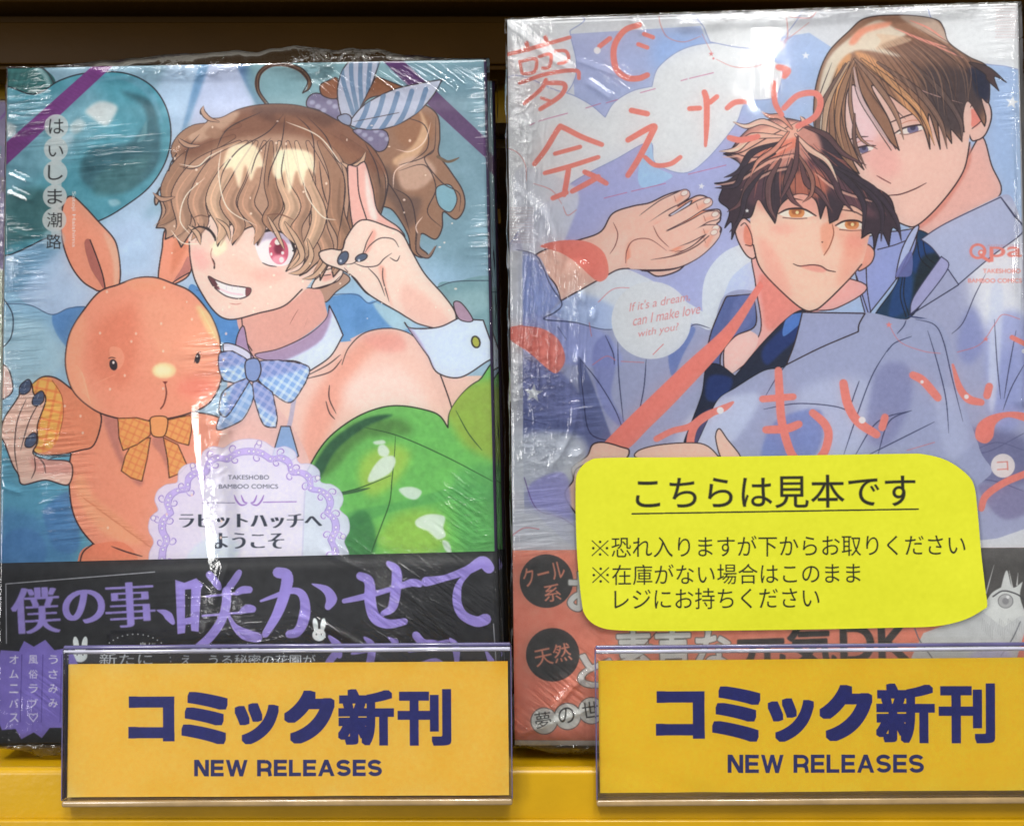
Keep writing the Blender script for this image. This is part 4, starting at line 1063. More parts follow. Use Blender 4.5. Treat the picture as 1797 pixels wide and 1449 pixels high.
    # ------------- the shorter man
    # outstretched arm, palm up
    arm = P.poly([(940, 448), (980, 430), (1020, 420), (1055, 406), (1075, 375), (1110, 362), (1140, 356), (1170, 342), (1200, 334), (1210, 342), (1204, 352), (1190, 362), (1222, 344), (1240, 346), (1248, 358), (1232, 370), (1262, 368), (1264, 386), (1258, 394), (1266, 402), (1258, 420), (1238, 440), (1210, 456), (1190, 475), (1155, 485), (1130, 474), (1090, 472), (1060, 486), (1020, 508), (984, 528, 1), (975, 500), (950, 470)], (226, 188, 174), line=2.5, lc=(60, 46, 56), mask=True)
    P.poly([(1060, 420), (1100, 410), (1140, 420), (1180, 440), (1150, 470), (1100, 460), (1075, 470), (1060, 450)], (226, 196, 184), 0.8, blur=10, clip=arm)
    P.poly([(1190, 362), (1230, 350), (1240, 370), (1210, 400), (1190, 440), (1170, 430), (1200, 395)], (224, 148, 118), 0.85, blur=5, clip=arm)
    P.poly([(1150, 390), (1190, 400), (1200, 430), (1180, 438), (1156, 410)], (224, 156, 136), 0.6, blur=6, clip=arm)
    P.poly([(1098, 450), (1104, 425), (1120, 420), (1110, 440), (1102, 468)], (224, 148, 124), 0.8, blur=3, clip=arm)
    for L_ in ([(1076, 390), (1084, 410), (1080, 430), (1070, 446)], [(1098, 462), (1100, 440), (1112, 422), (1140, 420), (1170, 438), (1184, 440)], [(1150, 398), (1160, 415), (1180, 434)], [(1184, 442), (1210, 436), (1240, 410), (1262, 402)], [(1176, 376), (1190, 370), (1204, 356)], [(1194, 402), (1214, 392), (1240, 374)]):
        P.line(L_, 1.7, (120, 66, 64), 0.9, taper=(0.4, 0.3))
    P.poly([(1174, 378), (1186, 370), (1214, 352), (1200, 372), (1184, 378)], (196, 200, 222), line=1.8, lc=(60, 46, 56))
    P.poly([(1194, 402), (1212, 392), (1236, 376), (1222, 394)], (196, 200, 222), line=1.8, lc=(60, 46, 56))
    for pts, w in (([(1130, 384), (1162, 362), (1188, 349), (1202, 341)], 21), ([(1168, 396), (1200, 378), (1226, 362), (1242, 355)], 20), ([(1176, 412), (1210, 398), (1238, 382), (1256, 378)], 19), ([(1176, 428), (1206, 418), (1236, 404), (1257, 402)], 17),
                   ([(1130, 466), (1176, 462), (1214, 446), (1240, 426), (1254, 410)], 24)):
        P.line(pts, w + 3.6, (60, 46, 56), 0.95, taper=(0.8, 0.95, 0.9, 0.8))
    for pts, w in (([(1120, 392), (1162, 362), (1188, 349), (1202, 341)], 21), ([(1150, 404), (1200, 378), (1226, 362), (1242, 355)], 20), ([(1156, 422), (1210, 398), (1238, 382), (1256, 378)], 19), ([(1156, 438), (1206, 418), (1236, 404), (1257, 402)], 17),
                   ([(1110, 462), (1176, 460), (1214, 446), (1240, 426), (1254, 410)], 24)):
        P.line(pts, w, (226, 188, 174), 1, taper=(0.9, 0.95, 0.9, 0.8))
        (ax, ay), (bx, by) = pts[-2], pts[-1]
        P.line([(ax, ay + w * 0.2), (bx - 6, by + w * 0.2)], w * 0.35, (222, 152, 126), 0.6, blur=3)
        P.ell(bx - 1, by - 2, 6.5, 4.6, (238, 212, 202), rot=-24, line=1.0, lc=(170, 120, 112))
        mx, my = (ax + bx) / 2 - 12, (ay + by) / 2 + 4
        P.line([(mx, my - 5), (mx + 3, my + 4)], 1.3, (150, 94, 88), 0.7)
    P.poly([(1110, 400), (1160, 400), (1180, 430), (1160, 450), (1110, 450)], (226, 188, 174), 0.95, blur=5)
    for L_ in ([(1098, 462), (1100, 440), (1112, 422), (1140, 420), (1170, 440)], [(1146, 396), (1156, 416), (1174, 434)]):
        P.line(L_, 1.7, (130, 76, 72), 0.9, taper=(0.3, 0.3))
    P.line([(1142, 456), (1186, 448), (1220, 433), (1244, 414)], 2.0, (90, 60, 62), taper=(0.2, 0.8))
    # shirt of the shorter man
    s2 = P.poly([(910, 440, 1), (945, 450), (965, 490), (984, 528), (970, 552), (1060, 578), (1130, 574), (1180, 560), (1222, 570), (1250, 576), (1270, 520), (1320, 510), (1400, 545), (1520, 548), (1580, 560), (1640, 562), (1668, 600), (1690, 700), (1720, 790), (1730, 840), (1560, 900), (920, 900), (910, 700)], (160, 166, 194), mask=True)
    P.poly([(920, 450), (960, 480), (980, 530), (920, 560)], (142, 158, 206), 0.9, blur=4, clip=s2)
    P.poly([(905, 560), (970, 556), (1060, 584), (1090, 640), (1000, 640), (920, 620)], (154, 164, 210), 0.8, blur=6, clip=s2)
    P.poly([(1046, 600), (1070, 590), (1080, 640), (1074, 700), (1110, 760), (1060, 720), (1040, 640)], (132, 140, 190), 0.8, blur=3, clip=s2)
    P.poly([(905, 640), (960, 640), (1010, 680), (1050, 760), (905, 740)], (112, 120, 168), 0.85, blur=6, clip=s2)
    P.poly([(1014, 630), (1030, 650), (1060, 730), (1080, 800), (1040, 800), (1020, 720)], (98, 108, 152), 0.9, blur=2, clip=s2)
    P.poly([(905, 720), (1000, 740), (1060, 780), (1060, 800), (905, 790)], (104, 114, 160), 0.8, blur=8, clip=s2)
    P.poly([(1176, 580), (1220, 575), (1200, 620), (1180, 660), (1172, 620)], (110, 130, 184), 0.9, blur=2, clip=s2)
    P.poly([(1220, 720), (1330, 690), (1300, 760), (1220, 820), (1180, 800)], (190, 198, 218), 0.8, blur=8, clip=s2)
    P.poly([(1400, 690), (1500, 660), (1540, 700), (1500, 800), (1420, 800)], (182, 188, 210), 0.8, blur=16, clip=s2)
    P.poly([(1540, 650), (1590, 640), (1600, 700), (1560, 780), (1520, 760)], (136, 140, 178), 0.8, blur=8, clip=s2)
    P.poly([(1360, 740), (1440, 720), (1430, 800), (1340, 810)], (120, 136, 190), 0.8, blur=6, clip=s2)
    P.poly([(1640, 690), (1680, 690), (1700, 780), (1660, 800)], (176, 182, 206), 0.7, blur=8, clip=s2)
    for L_ in ([(906, 438), (942, 450), (966, 500), (986, 532), (974, 548), (955, 560), (1010, 566), (1060, 578), (1110, 574)], [(978, 572), (994, 596)], [(1018, 630), (1050, 670), (1080, 720), (1095, 760)], [(1084, 600), (1086, 660), (1094, 740)], [(1134, 630), (1130, 680), (1120, 730)],
               [(1210, 574), (1222, 569), (1246, 576)], [(1018, 630), (1024, 700), (1036, 760), (1080, 775), (1098, 780)], [(918, 735), (960, 745)], [(1062, 588), (1076, 620), (1078, 640)], [(1508, 565), (1440, 600), (1380, 640), (1340, 700)], [(1560, 610), (1530, 660), (1500, 740), (1480, 800)],
               [(1606, 560), (1640, 570), (1656, 600), (1670, 660), (1690, 740)], [(1628, 580), (1646, 640), (1660, 700), (1665, 760)], [(1508, 668), (1500, 690), (1490, 720)], [(1340, 718), (1400, 708), (1470, 714), (1500, 730)], [(1600, 590), (1570, 602), (1556, 618)], [(1590, 562), (1586, 572), (1574, 586)],
               [(1600, 720), (1560, 740), (1540, 800)], [(1640, 740), (1580, 770), (1520, 800)], [(1500, 800), (1540, 740), (1600, 720)]):
        P.line(L_, 2.0, (52, 56, 92), 0.85, taper=(0.4, 0.3))
    # collar, tie, neck
    P.poly([(1324, 440), (1326, 500), (1335, 580), (1300, 620), (1275, 600), (1270, 640), (1283, 655), (1330, 620), (1360, 580), (1400, 560), (1420, 546), (1470, 540), (1520, 500), (1400, 470)], (224, 170, 164), line=2, lc=INK)
    P.poly([(1275, 600), (1300, 578), (1330, 590), (1320, 620), (1285, 655), (1272, 640)], (228, 190, 184), line=None)
    P.poly([(1336, 480), (1400, 530), (1440, 545), (1400, 556), (1350, 580), (1338, 540)], (216, 136, 124), 0.8, blur=6)
    cc = P.poly([(1246, 590), (1270, 530), (1276, 520, 1), (1322, 516, 1), (1326, 570), (1290, 590), (1266, 620), (1262, 650), (1240, 650)], (92, 108, 160), line=2.3, lc=INK, mask=True)
    P.poly([(1290, 525), (1322, 520), (1322, 560), (1280, 590)], (104, 120, 172), 0.9, blur=3, clip=cc)
    t2 = P.poly([(1240, 644), (1262, 640), (1290, 660, 1), (1340, 600), (1390, 552), (1414, 548), (1400, 590), (1380, 640), (1340, 650), (1290, 680), (1260, 700), (1240, 740), (1215, 790), (1200, 780), (1214, 740), (1232, 690)], (30, 40, 66), line=2, lc=(24, 26, 40), mask=True)
    P.poly([(1245, 660), (1285, 665), (1270, 700), (1240, 700)], (34, 60, 124), 0.85, blur=4, clip=t2)
    P.poly([(1340, 610), (1400, 556), (1410, 580), (1370, 620), (1345, 640)], (34, 60, 124), 0.9, blur=3, clip=t2)
    P.poly([(1382, 556), (1414, 549), (1412, 560), (1375, 590)], (86, 130, 200), 0.95, clip=t2)
    P.poly([(1206, 760), (1240, 720), (1250, 730), (1218, 800)], (84, 84, 124), 0.9, blur=2, clip=t2)
    P.poly([(1408, 548, 1), (1518, 550, 1), (1508, 568), (1506, 582, 1), (1440, 610), (1380, 640, 1), (1395, 600)], (158, 164, 194), line=2.3, lc=INK)
    # ear, face
    P.poly([(1296, 385), (1310, 385), (1330, 410), (1326, 450), (1312, 450), (1296, 425), (1290, 402)], (224, 180, 168), line=2.3, lc=INK)
    P.poly([(1306, 400), (1314, 396), (1320, 420), (1318, 434), (1306, 424)], (214, 140, 120), blur=1); P.line([(1300, 396), (1308, 392), (1318, 410), (1320, 430), (1308, 430)], 1.5, INK)
    P.poly([(1518, 430), (1534, 440), (1530, 460), (1512, 474), (1506, 470)], (222, 160, 140), line=2, lc=INK)
    f2 = P.poly([(1318, 370), (1322, 420), (1334, 470), (1370, 510), (1408, 542), (1428, 544), (1450, 530), (1490, 490), (1512, 464), (1524, 420), (1530, 370), (1440, 320), (1350, 330)], (226, 192, 174), mask=True)
    P.poly([(1440, 340), (1530, 350), (1524, 440), (1490, 450), (1460, 400)], (222, 164, 142), 0.5, blur=14, clip=f2)
    P.poly([(1330, 340), (1440, 340), (1480, 380), (1440, 380), (1340, 370)], (220, 150, 136), 0.6, blur=10, clip=f2)
    P.poly([(1440, 400), (1462, 390), (1460, 420), (1446, 446)], (218, 150, 122), 0.6, blur=4, clip=f2)
    P.line([(1322, 430), (1334, 470), (1370, 510), (1408, 542), (1430, 544), (1452, 528), (1490, 490), (1512, 464)], 2.5, INK)
    P.line([(1460, 392), (1463, 410), (1456, 432), (1446, 448)], 2.0, (150, 90, 70), taper=(0.3, 0.8))
    P.ell(1443, 425, 1.6, 1.2, (90, 50, 50))
    P.line([(1392, 463), (1404, 467), (1424, 465), (1440, 467), (1452, 474), (1466, 477)], 2.4, (70, 40, 44), taper=(0.5, 0.7))
    P.poly([(1404, 467), (1432, 466), (1450, 474), (1440, 478), (1420, 474)], (216, 140, 130), 0.6, blur=2)
    for (ex, ey_, s) in ((1398, 373, 1), (1495, 394, 0.9)):
        e_ = P.poly([(ex - 30 * s, ey_ + 2), (ex - 14 * s, ey_ - 5), (ex + 10 * s, ey_ - 5), (ex + 30 * s, ey_ + 4), (ex + 20 * s, ey_ + 8), (ex - 16 * s, ey_ + 8)], (228, 218, 206), mask=True)
        P.ell(ex, ey_, 14 * s, 11 * s, (206, 140, 84), clip=e_); P.ell(ex, ey_ - 2, 9 * s, 6 * s, (150, 84, 50), a=0.8, clip=e_, blur=2); P.ell(ex + 1, ey_, 3, 3, (240, 214, 160))
        P.line([(ex - 32 * s, ey_ + 2), (ex - 14 * s, ey_ - 6), (ex + 12 * s, ey_ - 6), (ex + 34 * s, ey_ + 6)], 3.4, (52, 34, 40), taper=(0.6, 0.6))
        P.line([(ex - 24 * s, ey_ + 9), (ex, ey_ + 11), (ex + 18 * s, ey_ + 10)], 1.7, (80, 50, 50), 0.8)
    P.poly([(1330, 420), (1360, 440), (1390, 520), (1350, 490)], (222, 160, 146), 0.55, blur=10, clip=f2)
    P.poly([(1490, 410), (1520, 410), (1506, 470), (1470, 500)], (222, 156, 136), 0.55, blur=10, clip=f2)
    P.ell(1372, 402, 22, 10, (226, 150, 138), a=0.4, blur=10, clip=f2); P.ell(1500, 424, 18, 9, (226, 150, 138), a=0.4, blur=10, clip=f2)
    P.line([(1360, 356), (1384, 348), (1410, 352)], 2.4, (80, 52, 52), 0.9, taper=(0.3, 0.3)); P.line([(1474, 368), (1500, 372), (1522, 384)], 2.4, (80, 52, 52), 0.9, taper=(0.3, 0.3))
    # dark hair with coral tips
    h2 = P.poly([(1280, 268, 1), (1300, 240), (1330, 216), (1370, 208), (1400, 212), (1420, 220), (1450, 240), (1480, 280), (1520, 320), (1560, 345), (1572, 380), (1580, 410, 1), (1566, 400), (1560, 432, 1), (1545, 405), (1534, 440, 1), (1530, 410), (1512, 418, 1), (1518, 380), (1500, 362), (1480, 360, 1), (1470, 385, 1), (1456, 392, 1), (1450, 360), (1440, 384, 1), (1430, 350), (1400, 340), (1370, 360), (1360, 392, 1), (1345, 370), (1330, 350), (1318, 380), (1300, 386), (1284, 420, 1), (1284, 390), (1272, 400, 1), (1280, 370), (1262, 352), (1268, 328), (1254, 322, 1), (1280, 316), (1300, 290), (1270, 270, 1)], (66, 50, 62), line=2.2, lc=(40, 30, 40), mask=True)
    P.poly([(1290, 262), (1330, 216), (1400, 212), (1430, 230), (1440, 270), (1390, 290), (1320, 300)], (206, 150, 136), 0.95, blur=6, clip=h2)
    P.poly([(1300, 250), (1340, 226), (1400, 216), (1390, 250), (1340, 256), (1310, 275)], (228, 180, 160), 0.9, blur=3, clip=h2)
    P.poly([(1330, 265), (1400, 240), (1400, 256), (1350, 280)], (220, 134, 112), 0.9, blur=3, clip=h2)
    P.poly([(1400, 290), (1450, 280), (1500, 340), (1540, 380), (1500, 370), (1450, 330)], (112, 74, 84), 0.8, blur=8, clip=h2)
    P.poly([(1370, 310), (1440, 300), (1450, 340), (1400, 345)], (204, 122, 96), 0.8, blur=8, clip=h2)
    P.poly([(1300, 320), (1340, 300), (1350, 340), (1320, 360)], (98, 66, 78), 0.8, blur=6, clip=h2)
    rg = random.Random(4)
    for i in range(26):
        ex = 1284 + i * 11.5; t = abs(ex - 1400)
        L_ = [(1396 + (ex - 1400) * 0.3 + rg.uniform(-8, 8), 250 + rg.uniform(0, 30)), (1396 + (ex - 1400) * 0.75, 300 + rg.uniform(-8, 10)), (ex + rg.uniform(-8, 8), 352 + rg.uniform(-10, 24) + max(0, ex - 1480) * 0.3)]
        P.line(L_, [1.6, 3.4][i % 2], [(40, 28, 40), (196, 116, 100)][i % 2], [0.9, 0.55][i % 2], taper=(0.2, 1, 0.1), clip=h2)
    for L_ in ([(1268, 272), (1300, 268), (1350, 240), (1400, 214)], [(1284, 268), (1330, 276), (1390, 250)], [(1254, 322), (1300, 312), (1350, 280), (1400, 268)], [(1300, 330), (1350, 300), (1400, 290)], [(1430, 300), (1470, 330), (1530, 350)]):
        P.line(L_, 2, (52, 36, 44), 0.9, taper=(0.2, 0.3))
        P.line([(x, y + 4) for x, y in L_], 4, (226, 176, 156), 0.75, taper=(0.2, 0.3))
    DK_, MD_, LT_, PK_ = (62, 50, 64), (104, 72, 76), (222, 184, 166), (206, 144, 126)
    for pts, w, c in (([(1380, 230), (1340, 214), (1310, 222), (1286, 214)], 9, LT_), ([(1390, 226), (1370, 206), (1350, 204), (1336, 196)], 8, PK_), ([(1400, 230), (1410, 214), (1404, 204)], 7, LT_), ([(1372, 240), (1320, 240), (1292, 262), (1262, 266)], 11, LT_),
                      ([(1370, 250), (1320, 268), (1298, 300), (1270, 312)], 10, DK_), ([(1360, 270), (1310, 296), (1290, 326), (1254, 330)], 9, DK_), ([(1350, 290), (1316, 318), (1300, 356), (1276, 372)], 10, MD_), ([(1340, 300), (1310, 340), (1300, 380), (1280, 408)], 8, DK_),
                      ([(1370, 280), (1350, 320), (1350, 360), (1362, 386)], 10, (110, 78, 80)), ([(1390, 280), (1380, 320), (1390, 350), (1410, 366)], 9, MD_), ([(1404, 280), (1416, 320), (1440, 340), (1462, 374)], 10, MD_), ([(1400, 270), (1424, 310), (1424, 340), (1408, 356)], 7, (150, 104, 92)),
                      ([(1420, 270), (1460, 310), (1476, 346), (1500, 374)], 10, (84, 60, 70)), ([(1440, 280), (1490, 320), (1516, 360), (1512, 412)], 10, DK_), ([(1450, 270), (1510, 320), (1546, 366), (1546, 424)], 11, DK_), ([(1460, 290), (1530, 330), (1570, 380), (1582, 424)], 9, DK_),
                      ([(1410, 222), (1450, 238), (1480, 270), (1520, 290)], 9, (98, 70, 74)), ([(1396, 236), (1420, 262), (1452, 284), (1470, 320)], 9, LT_), ([(1384, 232), (1360, 262), (1330, 284), (1316, 312)], 8, PK_), ([(1400, 240), (1396, 290), (1380, 330), (1368, 352)], 8, MD_)):
        lock(P, pts, w, c, (44, 32, 40))
    P.star(1311, 370, 4, (230, 230, 236))
    P.poly([(884, 440), (917, 440), (918, 800), (922, 960), (884, 972)], (206, 208, 210), 0.9, sm=False)
    P.star(936, 690, 17, (214, 218, 222), rot=5)
    P.poly([(891, 580), (905, 572), (920, 573), (924, 612), (896, 596)], CORAL, 0.6)
    # white blossom-like highlight left of the mixed hair, coral scarf-like strokes
    # coral title, written by brush
    T = CORAL
    S = lambda w, pts, tp=(0.9, 0.9), a=1.0: P.line(pts, w * 1.22, T, a, taper=tp)
    P.poly([(948, 432), (985, 422), (1030, 424), (1060, 444), (1068, 480), (1055, 494), (1040, 488), (1010, 460), (980, 442)], T)
    P.poly([(891, 580), (905, 572), (950, 576), (980, 596), (992, 630), (978, 654), (962, 648), (930, 620), (896, 596)], T)
    # the long diagonal sweep
    P.poly([(1334, 492, 1), (1340, 502, 1), (1280, 600), (1200, 690), (1140, 750), (1096, 790), (1060, 776, 1), (1110, 726), (1200, 640), (1276, 570)], T, sm=True)
    # yume
    S(6, [(886, 97), (930, 86), (1000, 66)]); S(7, [(924, 76), (927, 88)]); S(7, [(957, 66), (960, 78)])
    S(5, [(912, 108), (916, 128)]); S(5, [(916, 108), (940, 104), (938, 126), (918, 130)]); S(5, [(946, 100), (966, 96), (964, 118), (952, 120)]); S(5, [(974, 90), (992, 90), (998, 102), (990, 110), (980, 112)])
    S(6, [(912, 146), (960, 130), (1010, 124), (1016, 138)]); S(6, [(958, 140), (950, 156), (920, 182)]); S(7, [(956, 146), (990, 148), (984, 168), (948, 192)]); S(5, [(950, 172), (966, 178)])
    # de
    S(8, [(1052, 82), (1070, 68)]); S(9, [(1122, 44), (1096, 54), (1078, 82), (1080, 118), (1098, 136), (1120, 138), (1136, 132)]); S(7, [(1130, 60), (1146, 66)]); S(7, [(1120, 78), (1136, 84)])
    # a (au)
    S(8, [(938, 288), (958, 262), (980, 226), (988, 224), (1020, 240), (1056, 254)]); S(7, [(974, 270), (1018, 258)]); S(7, [(956, 304), (1000, 292), (1050, 276)])
    S(8, [(998, 296), (994, 320), (990, 342)]); S(8, [(970, 348), (994, 338)]); S(8, [(1004, 336), (1034, 320), (1050, 310)]); S(8, [(1026, 302), (1044, 310), (1064, 322)])
    # e
    S(9, [(1108, 194), (1136, 200)]); S(9, [(1102, 246), (1146, 222), (1142, 238), (1120, 280), (1102, 308)]); S(7, [(1132, 276), (1150, 290), (1176, 288), (1194, 276)])
    # ta
    S(9, [(1236, 162), (1240, 178), (1240, 220), (1238, 256)], (0.9, 1, 0.9, 0.5)); S(8, [(1210, 191), (1228, 190)]); S(8, [(1246, 180), (1258, 170)]); S(8, [(1276, 190), (1290, 180), (1312, 178)]); S(9, [(1280, 242), (1300, 246), (1330, 240)])
    # ra
    S(10, [(1366, 118), (1382, 124), (1376, 134)]); S(8, [(1358, 146), (1360, 180), (1372, 202)]); S(9, [(1376, 190), (1400, 168), (1430, 164), (1440, 180), (1430, 205), (1400, 222)])
    # te mo i i ?
    S(10, [(1152, 770), (1180, 756), (1210, 748), (1236, 730), (1270, 716), (1286, 706)], (0.9, 0.9, 0.9, 1, 1, 0.4)); S(11, [(1250, 724), (1222, 744), (1212, 770), (1212, 800)])
    S(12, [(1366, 650), (1368, 690), (1372, 740), (1386, 790), (1400, 810)], (0.9, 1)); S(11, [(1338, 700), (1392, 696)]); S(12, [(1344, 754), (1380, 752), (1402, 744)]); S(12, [(1426, 724), (1446, 742), (1454, 762), (1448, 790), (1436, 806)])
    S(13, [(1480, 672), (1488, 710), (1506, 740), (1538, 762)]); S(12, [(1553, 732), (1548, 750)]); S(12, [(1602, 658), (1620, 668), (1646, 698)]); S(12, [(1672, 640), (1684, 680), (1700, 700), (1722, 706)], (0.3, 0.8, 1, 0.8)); S(12, [(1736, 678), (1732, 694)])
    P.poly([(1712, 768), (1716, 744), (1740, 728), (1780, 722), (1815, 730), (1810, 742), (1770, 732), (1748, 744), (1742, 768), (1728, 778)], T)
    S(10, [(1722, 892), (1730, 870), (1760, 848), (1797, 832), (1815, 824)])
    S(8, [(1776, 592), (1800, 604)])
    for (x, y, r_) in ((1048, 89, 6), (1363, 90, 3), (1264, 720, 6), (1513, 737, 6), (1618, 670, 3), (1696, 696, 4), (1797, 616, 4)):
        P.ell(x, y, r_, r_, (222, 224, 224))
    for pts in ([(1560, 570), (1580, 600), (1620, 616), (1650, 620)], [(1680, 618), (1720, 604), (1745, 570), (1760, 552), (1790, 560)], [(1034, 566), (1038, 590)], [(1050, 530), (1080, 506), (1130, 508)], [(1040, 640), (1064, 625), (1080, 632)], [(1090, 634), (1130, 636)], [(1592, 790), (1640, 776)]):
        P.line(pts, 1.4, (206, 120, 124), 0.8)
    P.star(1560, 570, 6, (222, 130, 124)); P.star(1730, 595, 5, (222, 130, 124))
    # hands at the yellow notice
    h = P.poly([(1010, 900, 1), (996, 880), (992, 862), (1006, 842), (1004, 820), (1030, 800), (1040, 780), (1060, 776), (1090, 784), (1104, 790), (1096, 806), (1060, 812), (1120, 830), (1120, 900)], (226, 190, 174), line=2.5, lc=INK, mask=True)
    P.line([(1006, 842), (1012, 822), (1040, 812), (1070, 808)], 2.2, INK)
    P.poly([(1118, 792), (1160, 780), (1230, 778), (1260, 800), (1262, 812), (1130, 806)], (226, 190, 174), line=2, lc=INK)
    P.poly([(1256, 770), (1262, 752), (1276, 770), (1300, 804), (1270, 810)], (226, 190, 174), line=2, lc=INK)
    P.poly([(905, 770), (1000, 760), (1030, 790), (1000, 840), (905, 860)], (200, 206, 212), 0.85, blur=10)
    P.poly([(930, 850), (990, 830), (1004, 900), (1012, 960), (960, 920), (935, 890)], (160, 160, 210), 0.9, blur=4)
    P.line([(920, 838), (934, 880), (950, 898), (985, 908), (1012, 926)], 1.8, (110, 90, 150), 0.8)
    P.poly([(905, 890), (1010, 920), (1010, 975), (905, 975)], (196, 200, 208), 0.85, blur=8)
    P.line([(898, 940), (920, 926), (946, 928)], 1.4, (200, 100, 110), 0.8)
    # speech disc
    P.ell(1143, 562, 70, 68, (206, 210, 214))
    for i, (s, x, y, w) in enumerate((("If it's a dream,", 1104, 549, 108), ("can I make love", 1110, 572, 120), ("with you?", 1118, 596, 72))):
        P.text(s, x, y, w, 17 if i < 2 else 16, (206, 138, 140), rot=10.5, shear=0.35, bold=0.15)
    P.line([(1146, 622), (1164, 604)], 1.5, (206, 120, 120))
    # imprint and author disc
    P.ell(1716, 441, 15, 14, T); P.ell(1716, 441, 10, 9.5, (176, 184, 208)); S(5, [(1726, 452), (1736, 458)]); P.ell(1722, 444, 6, 6, T); P.ell(1722, 443, 2.4, 2.4, (220, 220, 224))
    P.text("pa", 1737, 459, 56, 26, T, bold=1.0)
    P.text("ANTHOLOGY", 1732, 433, 60, 4, (180, 150, 170))
    P.text("TAKESHOBO", 1725, 479, 66, 7, T, bold=0.8)
    P.text("BAMBOO COMICS", 1699, 496, 94, 7, T, bold=0.8)
    P.ell(1760, 817, 21, 21, (212, 206, 206)); P.text("コ", 1750, 826, 20, 16, (206, 130, 120), rot=4, bold=0.3)
    P.wash(None, 0.006, 2, 19)
    P.grain(0.008, seed=4)
    return P


def print_right_band():
    P = sheet(R_POSE, R_W, 48.0, 8.0, (216, 142, 122), oz=1.3)
    DK, WH = (84, 84, 84), (206, 208, 206)
    P.poly([(895, 960), (1000, 960), (1000, 1300), (895, 1300)], (226, 146, 126), 0.8, blur=30)
    for (x, y) in ((959, 1019), (970, 1148)):
        P.ell(x, y, 47, 47, DK)
    P.text("クール", 922, 1030, 74, 32, (224, 150, 128), rot=14, bold=0.8)
    P.text("系", 956, 1056, 30, 30, (224, 150, 128), rot=6, bold=0.8)
    P.text("天然", 942, 1170, 64, 32, (224, 150, 128), rot=12, bold=0.8)
    P.text("お", 998, 1070, 66, 66, WH, bold=2.4, lc=(110, 112, 108), lw=1.6)
    P.text("と", 1016, 1204, 60, 56, WH, bold=2.2, lc=(110, 112, 108), lw=1.6)
    P.text("素直な", 1082, 1184, 200, 76, WH, rot=2, bold=2.4, lc=(110, 112, 108), lw=1.6)
    P.text("元気DK", 1296, 1176, 300, 86, (78, 78, 78), rot=2, bold=2.6)
    for i, (ch, x, y) in enumerate((("夢", 955, 1264), ("の", 996, 1256), ("世", 1038, 1246), ("界", 1078, 1240), ("で", 1118, 1234))):
        P.ell(x, y, 24, 24, (110, 110, 108)); 
    for i, (ch, x, y) in enumerate((("夢", 955, 1264), ("の", 996, 1256), ("世", 1038, 1246), ("界", 1078, 1240), ("で", 1118, 1234))):
        P.ell(x, y, 22.4, 22.4, (208, 210, 206))
        P.text(ch, x - 14, y + 14, 28, 28, (70, 70, 70), rot=8, bold=0.4)
    # grey tone portrait at the right end
    P.poly([(1716, 950), (1840, 950), (1840, 1300), (1560, 1300), (1600, 1150), (1620, 1110), (1700, 1080)], (196, 198, 198), sm=False)
    P.poly([(1720, 950), (1840, 950), (1840, 1090), (1790, 1080), (1760, 1100), (1720, 1070)], (206, 208, 206), sm=False)
    P.poly([(1700, 955), (1840, 955), (1840, 1060), (1810, 1100, 1), (1790, 1050), (1794, 1020, 1), (1776, 1030), (1766, 1000), (1756, 1030, 1), (1740, 1040), (1726, 1060, 1)], (92, 90, 88))
    for q in ((1744, 990, 1730, 1040), (1770, 1000, 1776, 1030), (1786, 1004, 1784, 1026)):
        P.line([q[:2], q[2:]], 4, (200, 200, 198), taper=(0.1, 0.6))
    P.ell(1764, 1054, 13, 12, (176, 176, 176), line=1.2, lc=(120, 120, 122)); P.ell(1764, 1054, 6, 6, (144, 144, 146)); P.ell(1768, 1047, 3, 3, (220, 220, 220))
    P.line([(1742, 1046), (1760, 1036), (1784, 1042), (1797, 1052)], 2.4, (80, 80, 84))
    P.line([(1605, 1102), (1612, 1120), (1622, 1135), (1640, 1160)], 2, (120, 122, 128)); P.line([(1790, 1090), (1776, 1120), (1756, 1150)], 2, (120, 122, 128))
    for i in range(26):
        P.line([(1724 + i * 3, 1084 + (i % 5) * 3), (1722 + i * 3, 1104 + (i % 7) * 3)], 0.9, (150, 150, 150), 0.5)
    P.poly([(1700, 1150), (1760, 1130), (1775, 1170), (1720, 1200)], (190, 186, 214), 0.7, blur=8)
    P.poly([(1797, 1110), (1840, 1100), (1840, 1200), (1770, 1200)], (214, 136, 118), sm=False)
    P.line([(1152, 1108), (1128, 1134)], 1.6, (110, 84, 80))
    P.grain(0.012, seed=6)
    P.wash(None, 0.01, 5, 12)
    return P


